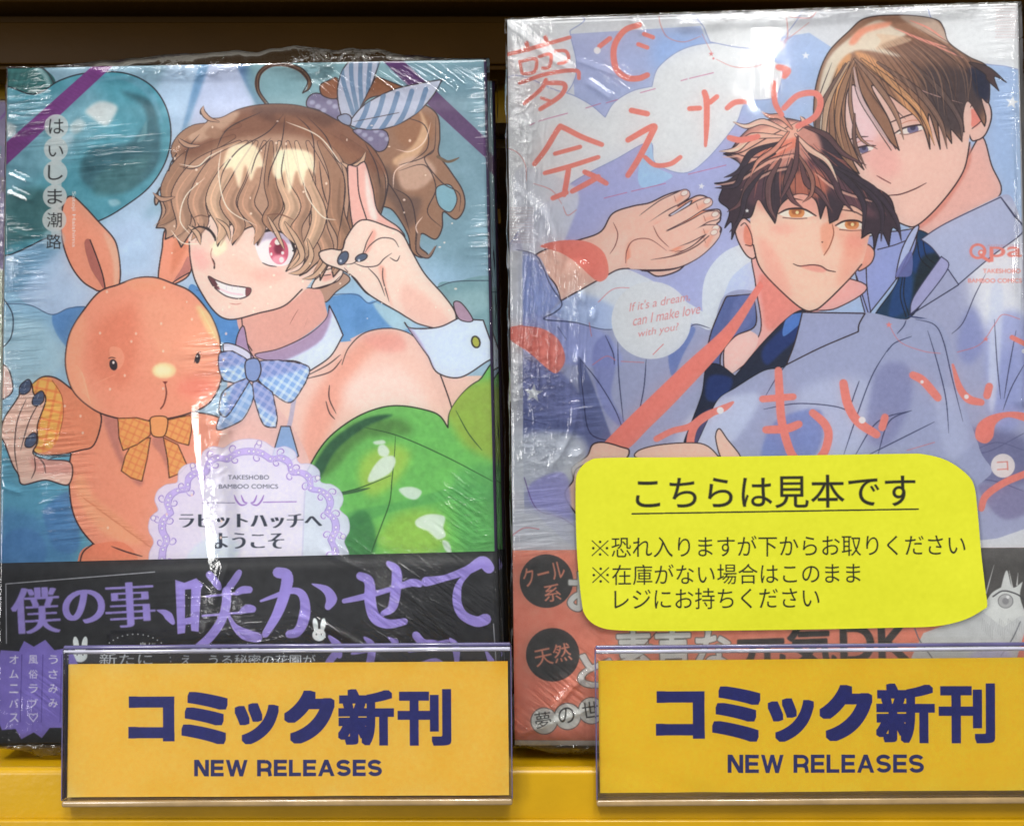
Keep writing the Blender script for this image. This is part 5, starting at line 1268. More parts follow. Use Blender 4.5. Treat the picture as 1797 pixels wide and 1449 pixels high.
def card_print(M, oz, base, seed, txt, new, warm):
    P = sheet(M, 106.2, 31.6, 14.0, base, ox=0.9, oz=oz)
    x0, y0, x1, y1 = txt
    NV = (14, 20, 88)
    # the six heavy characters, placed one by one as they stand on the card
    fr = [(0.0, 0.13, 0.142, 0.79), (0.165, 0.05, 0.141, 0.92), (0.329, 0.25, 0.135, 0.72), (0.482, 0.03, 0.154, 0.93), (0.648, 0.0, 0.172, 1.0), (0.832, 0.0, 0.165, 1.0)]
    for (fx, fy, fw, fh), ch in zip(fr, "コミック新刊"):
        w, h = x1 - x0, y1 - y0
        b = 3.9 if ch in "新刊" else (4.4 if ch == "ッ" else 5.2)
        P.text(ch, x0 + fx * w + b, y0 + (fy + fh) * h - b + 0, fw * w - 2 * b, fh * h - 2 * b, NV, bold=b, rot=0.3, square=True)
    nx0, ny0, nx1, ny1 = new
    w = (nx1 - nx0)
    P.blocks("NEW RELEASES", nx0, ny0, w, ny1 - ny0, (24, 30, 84), 6.4)
    P.wash(None, 0.006, 5, seed, (0.8, 0.8, 1.4))
    P.wash(None, 0.006, 44, seed + 1, (0.5, 0.7, 2.2))
    P.wash(None, 0.006, 1, seed + 2)
    return P


def print_card_left():
    return card_print(S_POSE, 2.1, (242, 162, 54), 31, (222, 1211, 793, 1310), (338, 1335, 669, 1364), 1)


def print_card_right():
    return card_print(T_POSE, 2.9, (244, 166, 14), 41, (1153, 1201, 1752, 1306), (1279, 1326, 1625, 1358), 0)


NOTICE_BOX = (1005, 792, 1735, 1110)


def print_notice():
    tl, br = unproject(R_POSE, -1.4, 1005, 792), unproject(R_POSE, -1.4, 1740, 1112)
    P = sheet(R_POSE @ Matrix.Translation((0, -1.4 * MM, 0)), br[0] - tl[0] + 4, tl[1] - br[1] + 6, 8.5, (219, 220, 34), ox=tl[0] - 2, oz=br[1] - 3)
    K = (30, 30, 18)
    P.text("こちらは見本です", 1116, 893, 490, 57, K, rot=0.5, bold=0.85)
    P.line([(1109, 901), (1611, 893)], 2.6, K, sm=False, taper=(1, 1))
    P.text("恐れ入りますが下からお取りください", 1073, 978, 620, 37, K, rot=0.4, bold=0.15)
    P.text("在庫がない場合はこのまま", 1074, 1026, 436, 36, K, rot=0.4, bold=0.15)
    for cx, cy in ((1053, 961), (1054, 1008)):
        for sx in (-1, 1):
            P.line([(cx - 14 * sx, cy - 13), (cx + 14 * sx, cy + 13)], 1.7, K, sm=False)
        for dx, dy in ((0, -11), (0, 11), (-12, 0), (12, 0)):
            P.ell(cx + dx, cy + dy, 2.3, 2.3, K)
    P.text("レジにお持ちください", 1078, 1069, 360, 37, K, rot=0.4, bold=0.15)
    P.wash(None, 0.004, 3, 51)
    P.wash(None, 0.008, 40, 52)
    return P


def unproject(M, y, px, py):
    """Photograph point -> (x, z) in mm on the plane local y = const of the pose."""
    Mi = M.inverted()
    o = Mi @ Vector((0, 0, 0))
    d = (Mi.to_3x3() @ Vector(((px - CXP) / F_PX, 1, -(py - CYP) / F_PX)))
    t = (y * MM - o.y) / d.y
    p = o + d * t
    return p.x / MM, p.z / MM


# ------------------------------------------------------------------ materials
def mat(name):
    m = bpy.data.materials.new(name)
    m.use_nodes = True
    nt = m.node_tree
    return m, nt, nt.nodes["Principled BSDF"]


def plain(name, col, rough=0.5, spec=0.5, metal=0.0, noise=0.0, nscale=300, bump=0.0, bscale=900, coat=0.0):
    m, nt, b = mat(name)
    b.inputs["Roughness"].default_value = rough
    b.inputs["Specular IOR Level"].default_value = spec
    b.inputs["Metallic"].default_value = metal
    b.inputs["Coat Weight"].default_value = coat
    b.inputs["Coat Roughness"].default_value = 0.1
    tc = nt.nodes.new("ShaderNodeTexCoord")
    if noise:
        n = nt.nodes.new("ShaderNodeTexNoise"); n.inputs["Scale"].default_value = nscale; n.inputs["Detail"].default_value = 5
        nt.links.new(tc.outputs["Object"], n.inputs["Vector"])
        r = nt.nodes.new("ShaderNodeMapRange"); r.inputs[1].default_value = 0.3; r.inputs[2].default_value = 0.7
        r.inputs[3].default_value = 1 - noise; r.inputs[4].default_value = 1 + noise
        nt.links.new(n.outputs["Fac"], r.inputs[0])
        mx = nt.nodes.new("ShaderNodeVectorMath"); mx.operation = 'SCALE'; mx.inputs[0].default_value = col
        nt.links.new(r.outputs[0], mx.inputs["Scale"])
        nt.links.new(mx.outputs[0], b.inputs["Base Color"])
    else:
        b.inputs["Base Color"].default_value = (*col, 1)
    if bump:
        n2 = nt.nodes.new("ShaderNodeTexNoise"); n2.inputs["Scale"].default_value = bscale; n2.inputs["Detail"].default_value = 3
        nt.links.new(tc.outputs["Object"], n2.inputs["Vector"])
        bp = nt.nodes.new("ShaderNodeBump"); bp.inputs["Strength"].default_value = bump; bp.inputs["Distance"].default_value = 0.0005
        nt.links.new(n2.outputs["Fac"], bp.inputs["Height"]); nt.links.new(bp.outputs[0], b.inputs["Normal"])
    return m


def printed(name, P, rough=0.42, spec=0.4, gain=1.26, bump=0.05, sat=0.95, con=1.06):
    m, nt, b = mat(name)
    t = nt.nodes.new("ShaderNodeTexImage"); t.image = P.image(name, gain, sat, con); t.interpolation = 'Cubic'; t.extension = 'EXTEND'
    uv = nt.nodes.new("ShaderNodeUVMap"); uv.uv_map = "UVMap"
    nt.links.new(uv.outputs[0], t.inputs[0]); nt.links.new(t.outputs[0], b.inputs["Base Color"])
    b.inputs["Roughness"].default_value = rough
    b.inputs["Specular IOR Level"].default_value = spec
    tc = nt.nodes.new("ShaderNodeTexCoord")
    n2 = nt.nodes.new("ShaderNodeTexNoise"); n2.inputs["Scale"].default_value = 160; n2.inputs["Detail"].default_value = 4
    nt.links.new(tc.outputs["Object"], n2.inputs["Vector"])
    bp = nt.nodes.new("ShaderNodeBump"); bp.inputs["Strength"].default_value = bump; bp.inputs["Distance"].default_value = 0.001
    nt.links.new(n2.outputs["Fac"], bp.inputs["Height"]); nt.links.new(bp.outputs[0], b.inputs["Normal"])
    return m


def clear(name, tint, rough=0.04, ior=1.5, gain=1.3, add=0.01, film=False, gcol=(1, 1, 1)):
    """Thin clear plastic: light passes, lamps glint on its relief."""
    m = bpy.data.materials.new(name); m.use_nodes = True
    nt = m.node_tree; N = nt.nodes; L = nt.links
    N.remove(N["Principled BSDF"])
    out = N["Material Output"]
    tr = N.new("ShaderNodeBsdfTransparent"); tr.inputs[0].default_value = (*tint, 1)
    gl = N.new("ShaderNodeBsdfGlossy"); gl.inputs["Roughness"].default_value = rough; gl.inputs[0].default_value = (*gcol, 1)
    fr = N.new("ShaderNodeFresnel"); fr.inputs[0].default_value = ior
    ma = N.new("ShaderNodeMath"); ma.operation = 'MULTIPLY_ADD'; ma.inputs[1].default_value = gain; ma.inputs[2].default_value = add
    mx = N.new("ShaderNodeMixShader")
    cap = N.new("ShaderNodeMath"); cap.operation = 'MINIMUM'; cap.inputs[1].default_value = 0.85
    L.new(fr.outputs[0], ma.inputs[0]); L.new(ma.outputs[0], cap.inputs[0]); L.new(cap.outputs[0], mx.inputs[0]); L.new(tr.outputs[0], mx.inputs[1]); L.new(gl.outputs[0], mx.inputs[2])
    L.new(mx.outputs[0], out.inputs[0])
    tc = N.new("ShaderNodeTexCoord")
    if film:
        total = None
        for attr, rot, sc, amp in (("fold_level", 4, (60, 700), 1.0), ("fold_upright", 87, (55, 620), 1.0), ("fold_slant", -38, (90, 800), 1.0), ("fold_crush", 20, (330, 420), 1.2)):
            m0 = N.new("ShaderNodeMapping"); m0.inputs["Rotation"].default_value = (0, math.radians(rot), 0)
            mp = N.new("ShaderNodeMapping"); mp.inputs["Scale"].default_value = (sc[0], 60, sc[1])
            L.new(m0.outputs[0], mp.inputs[0])
            nz = N.new("ShaderNodeTexNoise"); nz.inputs["Scale"].default_value = 1.0; nz.inputs["Detail"].default_value = 3; nz.inputs["Distortion"].default_value = 0.6
            L.new(tc.outputs["Object"], m0.inputs[0]); L.new(mp.outputs[0], nz.inputs["Vector"])
            at = N.new("ShaderNodeAttribute"); at.attribute_name = attr
            pw = N.new("ShaderNodeMath"); pw.operation = 'MULTIPLY'; L.new(nz.outputs["Fac"], pw.inputs[0]); L.new(at.outputs["Fac"], pw.inputs[1])
            am = N.new("ShaderNodeMath"); am.operation = 'MULTIPLY'; am.inputs[1].default_value = amp; L.new(pw.outputs[0], am.inputs[0])
            if total is None:
                total = am
            else:
                ad = N.new("ShaderNodeMath"); ad.operation = 'ADD'; L.new(total.outputs[0], ad.inputs[0]); L.new(am.outputs[0], ad.inputs[1]); total = ad
        bp = N.new("ShaderNodeBump"); bp.inputs["Strength"].default_value = 1.0; bp.inputs["Distance"].default_value = 0.0012
        L.new(total.outputs[0], bp.inputs["Height"]); L.new(bp.outputs[0], gl.inputs["Normal"]); L.new(bp.outputs[0], fr.inputs["Normal"])
    else:
        nz = N.new("ShaderNodeTexNoise"); nz.inputs["Scale"].default_value = 70; nz.inputs["Detail"].default_value = 2
        L.new(tc.outputs["Object"], nz.inputs["Vector"])
        bp = N.new("ShaderNodeBump"); bp.inputs["Strength"].default_value = 0.15; bp.inputs["Distance"].default_value = 0.001
        L.new(nz.outputs["Fac"], bp.inputs["Height"]); L.new(bp.outputs[0], gl.inputs["Normal"])
    return m


M_PAGE = plain("page_paper", (0.62, 0.60, 0.54), 0.8, 0.2, noise=0.12, nscale=900)
M_FILM = clear("shrink_film", (0.985, 0.985, 0.985), rough=0.06, gain=1.3, add=0.0, film=True)
M_ACR = clear("clear_acrylic", (0.992, 0.992, 0.997), rough=0.05, gain=0.8, add=0.0)
M_ACR_EDGE = plain("acrylic_edge", (0.10, 0.09, 0.20), 0.12, 0.8, noise=0.3, nscale=60)
M_ACR_GLARE = plain("acrylic_glare", (0.55, 0.55, 0.66), 0.08, 0.9, noise=0.35, nscale=45, coat=0.6)  # pale colour stands in for white glare along the acrylic rims
M_ACR_FOLD = plain("acrylic_fold", (0.33, 0.22, 0.10), 0.18, 0.7, noise=0.15, nscale=200, coat=0.5)
M_YEL = plain("yellow_enamel", (0.46, 0.26, 0.002), 0.30, 0.4, noise=0.07, nscale=70, bump=0.16, bscale=500, coat=0.15)
M_BRN = plain("shaded_enamel", (0.075, 0.034, 0.004), 0.5, 0.12, noise=0.10, nscale=30, bump=0.1, bscale=400)  # brown stands in for yellow enamel lying in shade
M_GOLD = plain("brass_clip", (0.70, 0.45, 0.10), 0.25, 0.5, metal=1.0)


# ------------------------------------------------------------------ mesh helpers (millimetres in, metres out)
def link(name, me, mats, parent=None, M=None, label=None, cat=None, kind=None, group=None):
    o = bpy.data.objects.new(name, me)
    scene.collection.objects.link(o)
    for m in (mats if isinstance(mats, (list, tuple)) else [mats]):
        me.materials.append(m)
    if parent is not None:
        o.parent = parent
    if M is not None:
        o.matrix_world = M
    tag(o, label, cat, kind, group)
    return o


def tag(o, label=None, cat=None, kind=None, group=None):
    for k, v in (("label", label), ("category", cat), ("kind", kind), ("group", group)):
        if v:
            o[k] = v


def empty(name, M, label, cat, group=None):
    o = bpy.data.objects.new(name, None)
    scene.collection.objects.link(o)
    o.matrix_world = M
    o.empty_display_size = 0.01
    tag(o, label, cat, None, group)
    return o


def box(x0, x1, y0, y1, z0, z1, bevel=0.0, seg=2, name="box", flat=False):
    bm = bmesh.new()
    bmesh.ops.create_cube(bm, size=1)
    for v in bm.verts:
        v.co = Vector((x0 + (v.co.x + .5) * (x1 - x0), y0 + (v.co.y + .5) * (y1 - y0), z0 + (v.co.z + .5) * (z1 - z0))) * MM
    if bevel:
        bmesh.ops.bevel(bm, geom=list(bm.edges), offset=bevel * MM, segments=seg, affect='EDGES', profile=0.5)
    me = bpy.data.meshes.new(name)
    bm.to_mesh(me); bm.free()
    for p in me.polygons:
        p.use_smooth = bool(bevel) and not flat
    return me


def wrap_profile(W, T, off, r):
    """Cover cross-section seen from above: front panel, rounded spine on the right, back panel."""
    pts = [(0, -off), (W * 0.5, -off), (W - r, -off)]
    for i in range(1, 7):
        a = i / 6 * math.pi / 2
        pts.append((W - r + (r + off) * math.sin(a), r - (r + off) * math.cos(a)))
    for i in range(0, 7):
        a = i / 6 * math.pi / 2
        pts.append((W - r + (r + off) * math.cos(a), T - r + (r + off) * math.sin(a)))
    pts.append((0, T + off))
    return pts


def shell(name, W, T, z0, z1, off, th, r, warp=0.0):
    prof = wrap_profile(W, T, off, r)
    inner = wrap_profile(W, T, off - th, r)
    bm = bmesh.new()
    uvl = bm.loops.layers.uv.new("UVMap")
    nz = 12
    def ring(pr):
        rows = []
        for k in range(nz + 1):
            z = z0 + (z1 - z0) * k / nz
            rows.append([bm.verts.new(Vector((x, y, z)) * MM) for x, y in pr])
        return rows
    A, B = ring(prof), ring(inner)
    def quad(a, b, c, d, mi):
        f = bm.faces.new((a, b, c, d)); f.material_index = mi
        for l in f.loops:
            l[uvl].uv = (min(max(l.vert.co.x / MM / W, 0), 1), (l.vert.co.z / MM - z0) / (z1 - z0))
        return f
    n = len(prof)
    for k in range(nz):
        for i in range(n - 1):
            mi = 0 if i < 4 else 1
            f = quad(A[k][i], A[k][i + 1], A[k + 1][i + 1], A[k + 1][i], mi); f.smooth = True
            quad(B[k][i + 1], B[k][i], B[k + 1][i], B[k + 1][i + 1], 1)
    for i in range(n - 1):
        quad(A[nz][i], A[nz][i + 1], B[nz][i + 1], B[nz][i], 1)
        quad(A[0][i + 1], A[0][i], B[0][i], B[0][i + 1], 1)
    for k in range(nz):
        quad(A[k + 1][0], A[k][0], B[k][0], B[k + 1][0], 1)
        quad(A[k][n - 1], A[k + 1][n - 1], B[k + 1][n - 1], B[k][n - 1], 1)
    me = bpy.data.meshes.new(name)
    bm.to_mesh(me); bm.free()
    return me


def pages(name, W, H, T):
    """Block of leaves: front edge and ends ridged by the sheets."""
    bm = bmesh.new()
    n = 44
    rg = random.Random(2)
    cols = []
    for i in range(n + 1):
        y = 0.35 + (T - 0.7) * i / n
        x = 0.9 + rg.uniform(0, 0.25)
        d = rg.uniform(0, 0.2)
        cols.append([bm.verts.new(Vector(v) * MM) for v in ((x, y, 0.6 + d), (W - 0.8, y, 0.6 + d), (W - 0.8, y, H - 0.6 - d), (x, y, H - 0.6 - d))])
    for i in range(n):
        for j in range(4):
            bm.faces.new((cols[i][j], cols[i + 1][j], cols[i + 1][(j + 1) % 4], cols[i][(j + 1) % 4]))
    bm.faces.new(cols[0][::-1]); bm.faces.new(cols[n])
    bmesh.ops.recalc_face_normals(bm, faces=list(bm.faces))
    me = bpy.data.meshes.new(name)
    bm.to_mesh(me); bm.free()
    return me


def film_mesh(name, M, W, H, T, ridges, masks, seed, puff_top=0.0, puff_bot=3.0, step=0.6, top_rng=(0.1, 0.92), taut=1.0):
    """Shrink film round the book. ridges: (photo points, height mm, half width mm); masks: (layer, photo points, radius px, strength)."""
    e = 0.7
    over = T * 0.75
    s = np.concatenate([-np.linspace(over, 0.8, 8), np.arange(-0.4, W + 0.41, step), W + np.linspace(0.8, over, 8)])
    r = np.concatenate([-np.linspace(over, 0.8, 10), np.arange(-0.4, H + 0.41, step), H + np.linspace(0.8, over, 10)])
    S, R = np.meshgrid(s, r)
    nr, ns = S.shape
    xo = np.maximum(np.maximum(-S, S - W), 0); zo = np.maximum(np.maximum(-R, R - H), 0)
    X = np.clip(S, -e, W + e); Z = np.clip(R, -e, H + e)
    rg = np.random.default_rng(seed)
    def noise(size):
        n = rg.standard_normal(S.shape).astype(np.float64)
        for _ in range(1):
            n = boxblur(n, size)
        return n / (n.std() + 1e-9)
    D = 0.55 + 0.07 * noise(34) * taut + 0.022 * noise(9) * taut + 0.006 * noise(2) * taut
    # ridges in sheet millimetres
    for pts, h, hw in ridges:
        P = [unproject(M, 0, *p) for p in pts]
        P = smooth(P, False, 8) if len(P) > 2 else np.array(P)
        best = np.full(S.shape, 1e9); along = np.zeros(S.shape)
        for si, (a, b) in enumerate(zip(P[:-1], P[1:])):
            d = b - a; L2 = d @ d + 1e-9
            t = np.clip(((S - a[0]) * d[0] + (R - a[1]) * d[1]) / L2, 0, 1)
            dist = np.hypot(S - a[0] - t * d[0], R - a[1] - t * d[1])
            along = np.where(dist < best, (si + t) / (len(P) - 1), along)
            best = np.minimum(best, dist)
        fade = np.clip(np.minimum(along, 1 - along) * 6, 0, 1) ** 0.7
        w = hw * (1 + (0.08 if hw > 4 else 0.25) * noise(6))
        q = np.clip(best / np.maximum(w, 0.3), 0, 1)
        prof = (1.08 - np.sqrt(q * q + 0.0064)) if hw > 4 else (0.5 + 0.5 * np.cos(np.pi * q))
        D += h * fade * np.maximum(prof, 0) * (1 + (0.06 if hw > 4 else 0.15) * noise(5))
    Y = -np.maximum(D, 0.42)
    ov = np.minimum(np.maximum(xo, zo), T)
    edge = np.clip(ov / 0.8, 0, 1)
    Y = Y * (1 - edge) + edge * (-0.3) + ov
    # loose gathered film past the ends
    tt = np.clip(zo / over, 0, 1)
    xr = np.clip(S / W, 0, 1)
    bell = np.sin(np.pi * np.clip((xr - top_rng[0]) / (top_rng[1] - top_rng[0]), 0, 1)) ** 0.4
    crin = 1 + 0.05 * noise(3) + 0.14 * noise(10)
    Z = Z + np.where(R > H, puff_top * bell * np.sin(np.pi * np.clip(tt * 0.9, 0, 1)) * crin, 0)
    Z = Z - np.where(R < 0, puff_bot * np.sin(np.pi * np.clip(tt * 0.8, 0, 1)) * np.maximum(crin, 0.3) * np.clip(np.minimum(xr, 1 - xr) * 14, 0.15, 1), 0)
    Y = Y + np.where(zo > 0, 0.3 * noise(3) * tt, 0)
    X = X + np.where(xo > 0.5, 0.12 * noise(3), 0)
    co = np.stack([X, Y, Z], -1).reshape(-1, 3) * MM
    idx = np.arange(nr * ns).reshape(nr, ns)
    q = np.stack([idx[:-1, :-1], idx[:-1, 1:], idx[1:, 1:], idx[1:, :-1]], -1).reshape(-1, 4)
    me = bpy.data.meshes.new(name)
    me.vertices.add(len(co)); me.vertices.foreach_set("co", co.ravel())
    me.loops.add(q.size); me.loops.foreach_set("vertex_index", q.ravel().astype(np.int32))
    me.polygons.add(len(q)); me.polygons.foreach_set("loop_start", np.arange(0, q.size, 4, dtype=np.int32))
    me.polygons.foreach_set("loop_total", np.full(len(q), 4, np.int32))
    me.polygons.foreach_set("use_smooth", np.ones(len(q), bool))
    me.update(calc_edges=True)
    for layer in ("fold_level", "fold_upright", "fold_slant", "fold_crush"):
        f = np.full(S.shape, 0.0)
        for ly, pts, rad, st in masks:
            if ly != layer:
                continue
            P = np.array([unproject(M, 0, *p) for p in pts]); rr = rad / 6.8
            best = np.full(S.shape, 1e9)
            if len(P) == 1:
                best = np.hypot(S - P[0][0], R - P[0][1])
            for a, b in zip(P[:-1], P[1:]):
                d = b - a; L2 = d @ d + 1e-9
                t = np.clip(((S - a[0]) * d[0] + (R - a[1]) * d[1]) / L2, 0, 1)
                best = np.minimum(best, np.hypot(S - a[0] - t * d[0], R - a[1] - t * d[1]))
            f = np.maximum(f, st * np.clip(1.3 - best / rr, 0, 1))
        if layer == "fold_crush":
            f = np.maximum(f, np.where(zo > 0.3, 0.9, 0)); f = np.maximum(f, np.where(xo > 0.3, 0.25, 0))
        f *= np.clip(0.75 + 0.5 * noise(10), 0.0, 1.6)
        at = me.attributes.new(layer, 'FLOAT', 'POINT')
        at.data.foreach_set("value", f.ravel().astype(np.float32))
    return me


# ------------------------------------------------------------------ the display shelf
# lip the holders hang on, floor the comics stand on, back board, the shelf above
lip = empty("display_shelf", Matrix.Translation((0, 262.6 * MM, -90 * MM)), "glossy yellow display shelf with a rounded front lip holding both comics", "shelf")
LM = lip.matrix_world.copy()


def world_box(name, x0, x1, y0, y1, z0, z1, m, parent, bevel=0.0, **kw):
    o = link(name, box(x0, x1, y0, y1, z0, z1, bevel, 4, name), m, parent, Matrix.Identity(4), **kw)
    return o


world_box("shelf_lip", -420, 420, 262.9, 266.6, -135, -86.4, M_YEL, lip, 1.5)
world_box("shelf_floor", -420, 420, 266.7, 345, -92, -88.8, M_YEL, lip)
world_box("lower_rail", -420, 420, 261.2, 262.8, -150, -98.2, M_YEL, lip, 0.5)

back = empty("back_panel", Matrix.Translation((0, 345 * MM, -88 * MM)), "yellow back panel seen in the gap between the two comics", "panel")
world_box("board", -420, 420, 345, 349, -88.6, 110, M_YEL, back)
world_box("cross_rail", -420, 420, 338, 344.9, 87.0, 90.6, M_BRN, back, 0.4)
world_box("gap_shade_board", -420, 420, 341.5, 344.9, -88.4, 83.5, M_BRN, back)  # dark sheet in place of the shade over the yellow board
world_box("clip", -6.5, -3.4, 334, 341.4, 58.2, 63.4, M_GOLD, back, 0.8)

up = empty("upper_shelf", Matrix.Translation((0, 330 * MM, 103 * MM)), "edge of the shelf above, brown for its shade, running across the top", "shelf")
world_box("fascia_panel", -420, 420, 322, 336, 103.7, 116.2, M_BRN, up, 0.5)
world_box("groove_board", -420, 420, 330, 344, 116.3, 120.7, M_BRN, up)
world_box("bottom_rim", -420, 420, 323, 337, 102.3, 103.6, M_BRN, up, 0.3)
world_box("upper_rail", -420, 420, 318, 336, 120.8, 125.4, M_BRN, up, 0.7)
world_box("shade_overhang", -420, 420, 262, 343, 125.8, 131, M_BRN, up, 0.7)  # unseen overhang, added to keep the back in shade


# ------------------------------------------------------------------ comics
def make_book(M, W, H, T, cover_mat, spine_mat, label, group=None, band=None, film=None, cat="comic book"):
    t = empty("comic_book", M, label, cat, group)
    link("cover", shell("cover", W, T, 0, H, 0.0, 0.35, 1.6), [cover_mat, spine_mat], t, M)
    link("page_block", pages("page_block", W, H, T), M_PAGE, t, M)
    if band:
        bmesh_, bm_mat, bs = band
        link("paper_band", bmesh_, [bm_mat, bs], t, M)
    if film:
        link("shrink_wrap", film, M_FILM, t, M)
    return t


def copy_thing(t, M, label):
    c = t.copy(); scene.collection.objects.link(c); c.matrix_world = M; c["label"] = label
    for ch in list(t.children):
        k = ch.copy(); scene.collection.objects.link(k); k.parent = c; k.matrix_world = M
    return c


m_lc = printed("left_cover_print", print_left_cover())
m_lb = printed("left_band_print", print_left_band(), rough=0.5)
m_rc = printed("right_cover_print", print_right_cover())
m_rb = printed("right_band_print", print_right_band(), rough=0.55)
m_lsp = plain("purple_spine", (0.055, 0.03, 0.10), 0.4, noise=0.15, nscale=120)
m_bsp = plain("black_band_side", (0.03, 0.03, 0.033), 0.5, noise=0.1, nscale=120)
m_rsp = plain("white_spine", (0.62, 0.62, 0.64), 0.45, noise=0.05, nscale=120)
m_csp = plain("coral_band_side", (0.60, 0.30, 0.22), 0.5, noise=0.06, nscale=120)

TL_, TR_ = 13.5, 15.0
L_RIDGES = [([(362, 690), (368, 740), (374, 800), (384, 870), (392, 930), (392, 980), (398, 1030)], 0.72, 4.4), ([(398, 1030), (440, 1110), (470, 1150)], 0.5, 1.2), ([(395, 985), (360, 1110)], 0.35, 1.0),
            ([(500, 1070), (600, 1110), (700, 1180)], 0.35, 1.0), ([(690, 1020), (760, 1080), (820, 1160)], 0.3, 0.9), ([(640, 1050), (700, 1085)], 0.35, 0.8), ([(770, 1010), (830, 1060)], 0.3, 0.8),
            ([(560, 960), (640, 1000), (690, 1040)], 0.3, 0.9), ([(14, 330), (60, 350)], 0.3, 0.8), ([(14, 400), (62, 412)], 0.3, 0.8), ([(18, 300), (58, 318)], 0.3, 0.7), ([(8, 445), (50, 462)], 0.25, 0.7), ([(4, 850), (40, 862)], 0.3, 0.7),
            ([(620, 1190), (520, 1160), (420, 1160)], 0.4, 1.1)]
L_MASK = [("fold_level", [(845, 150), (870, 640)], 26, 0.3), ("fold_slant", [(560, 150), (820, 140)], 26, 0.2), ("fold_level", [(60, 700), (120, 900)], 60, 0.3), ("fold_slant", [(90, 1240), (40, 1200)], 60, 0.15), ("fold_level", [(30, 180), (24, 480), (14, 820)], 55, 0.71), ("fold_level", [(360, 620), (380, 720)], 40, 0.51), ("fold_level", [(300, 270), (120, 260)], 60, 0.27), ("fold_slant", [(480, 1090), (700, 1040), (850, 1000)], 110, 0.58),
          ("fold_slant", [(800, 870), (860, 1000)], 50, 0.37), ("fold_crush", [(180, 118), (560, 112)], 22, 0.65), ("fold_crush", [(375, 690), (392, 1000), (420, 1080)], 20, 0.59), ("fold_slant", [(380, 1060), (440, 1100)], 50, 0.85),
          ("fold_level", [(850, 260), (860, 420)], 40, 0.37), ("fold_upright", [(60, 1260), (20, 1290)], 40, 0.26), ("fold_level", [(300, 1080), (480, 1130)], 60, 0.51), ("fold_level", [(840, 880), (850, 940)], 25, 0.34)]
film_l = film_mesh("shrink_wrap", L_POSE, L_W, L_H, TL_, L_RIDGES, L_MASK, 5, puff_top=4.8, puff_bot=4.2)
bandL = shell("paper_band", L_W, TL_, 0, 46.0, 0.22, 0.18, 1.6)
LB = make_book(L_POSE, L_W, L_H, TL_, m_lc, m_lsp, "shrink-wrapped comic with a winking figure and orange plush rabbit above a black band", None, (bandL, m_lb, m_bsp), film_l)
# the copies behind it
film_b = film_mesh("shrink_wrap", L_POSE, L_W, L_H, TL_, [], [("fold_crush", [(100, 110), (800, 105)], 30, 1.0)], 15, puff_top=5, puff_bot=3.6, step=1.0, top_rng=(0.06, 0.93))
M2 = L_POSE @ Matrix.Translation((2.1 * MM, (TL_ + 1.3) * MM, -0.2 * MM))
LB2 = make_book(M2, L_W, L_H, TL_, m_lc, m_lsp, "second comic directly behind the rabbit comic, only its purple spine and crumpled film top showing", "comics stacked behind the rabbit comic", (bandL, m_lb, m_bsp), film_b)
M3 = L_POSE @ Matrix.Translation((1.2 * MM, (2 * TL_ + 2.6) * MM, 0.6 * MM))
copy_thing(LB2, M3, "hindmost comic of the stack behind the rabbit comic, a rim of crumpled film")

R_RIDGES = [([(892, 38), (925, 62), (960, 92), (1008, 122)], 0.55, 1.1), ([(1030, 140), (1075, 172)], 0.35, 0.8), ([(897, 42), (905, 90), (915, 150), (930, 215), (926, 300)], 0.55, 1.1), ([(1010, 102), (1085, 130)], 0.25, 0.7),
            ([(1100, 20), (1130, 60)], 0.25, 0.8), ([(934, 400), (940, 480), (945, 560), (952, 660), (970, 720)], 0.4, 1.2), ([(1018, 505), (1024, 530)], 0.8, 1.2), ([(1040, 540), (1040, 560)], 0.7, 1.0), ([(1012, 610), (1014, 640)], 0.7, 1.0),
            ([(905, 330), (960, 380), (985, 470)], 0.35, 1.0), ([(958, 830), (1000, 760), (1010, 700)], 0.45, 1.3), ([(1000, 800), (1020, 790)], 0.5, 1.2), ([(940, 1290), (980, 1230), (1040, 1170)], 0.35, 1.0), ([(905, 1290), (970, 1265), (1040, 1240)], 0.35, 0.9), ([(980, 1180), (1000, 1200), (960, 1250)], 0.3, 0.9),
            ([(1788, 60), (1789, 300), (1792, 500)], 0.5, 1.0), ([(900, 20), (1340, 12), (1790, 4)], 0.3, 1.0)]
R_MASK = [("fold_slant", [(940, 80), (1060, 150)], 50, 0.45), ("fold_upright", [(1010, 480), (1020, 660)], 24, 0.5), ("fold_level", [(1740, 30), (1790, 300)], 24, 0.25), ("fold_upright", [(910, 60), (925, 300), (945, 560), (950, 760)], 50, 0.65), ("fold_crush", [(905, 60), (915, 300)], 26, 0.72), ("fold_slant", [(940, 420), (960, 520)], 50, 0.68), ("fold_crush", [(930, 560), (950, 640), (960, 790), (1000, 800)], 50, 0.59), ("fold_level", [(950, 700), (1010, 720)], 50, 0.59),
          ("fold_crush", [(1200, 40), (1500, 22), (1700, 14)], 14, 0.36), ("fold_upright", [(1355, 20), (1352, 170)], 22, 0.16), ("fold_upright", [(1788, 30), (1792, 700)], 12, 0.65), ("fold_slant", [(960, 1270), (1040, 1190)], 70, 0.51),
          ("fold_level", [(920, 950), (960, 900)], 60, 0.26), ("fold_upright", [(925, 850), (925, 960)], 40, 0.29), ("fold_crush", [(905, 200), (905, 700)], 14, 0.65)]
film_r = film_mesh("shrink_wrap", R_POSE, R_W, R_H, TR_, R_RIDGES, R_MASK, 9, puff_top=0.5, puff_bot=3.6, taut=0.6)
bandR = shell("paper_band", R_W, TR_, 1.3, 49.3, 0.22, 0.18, 1.6)
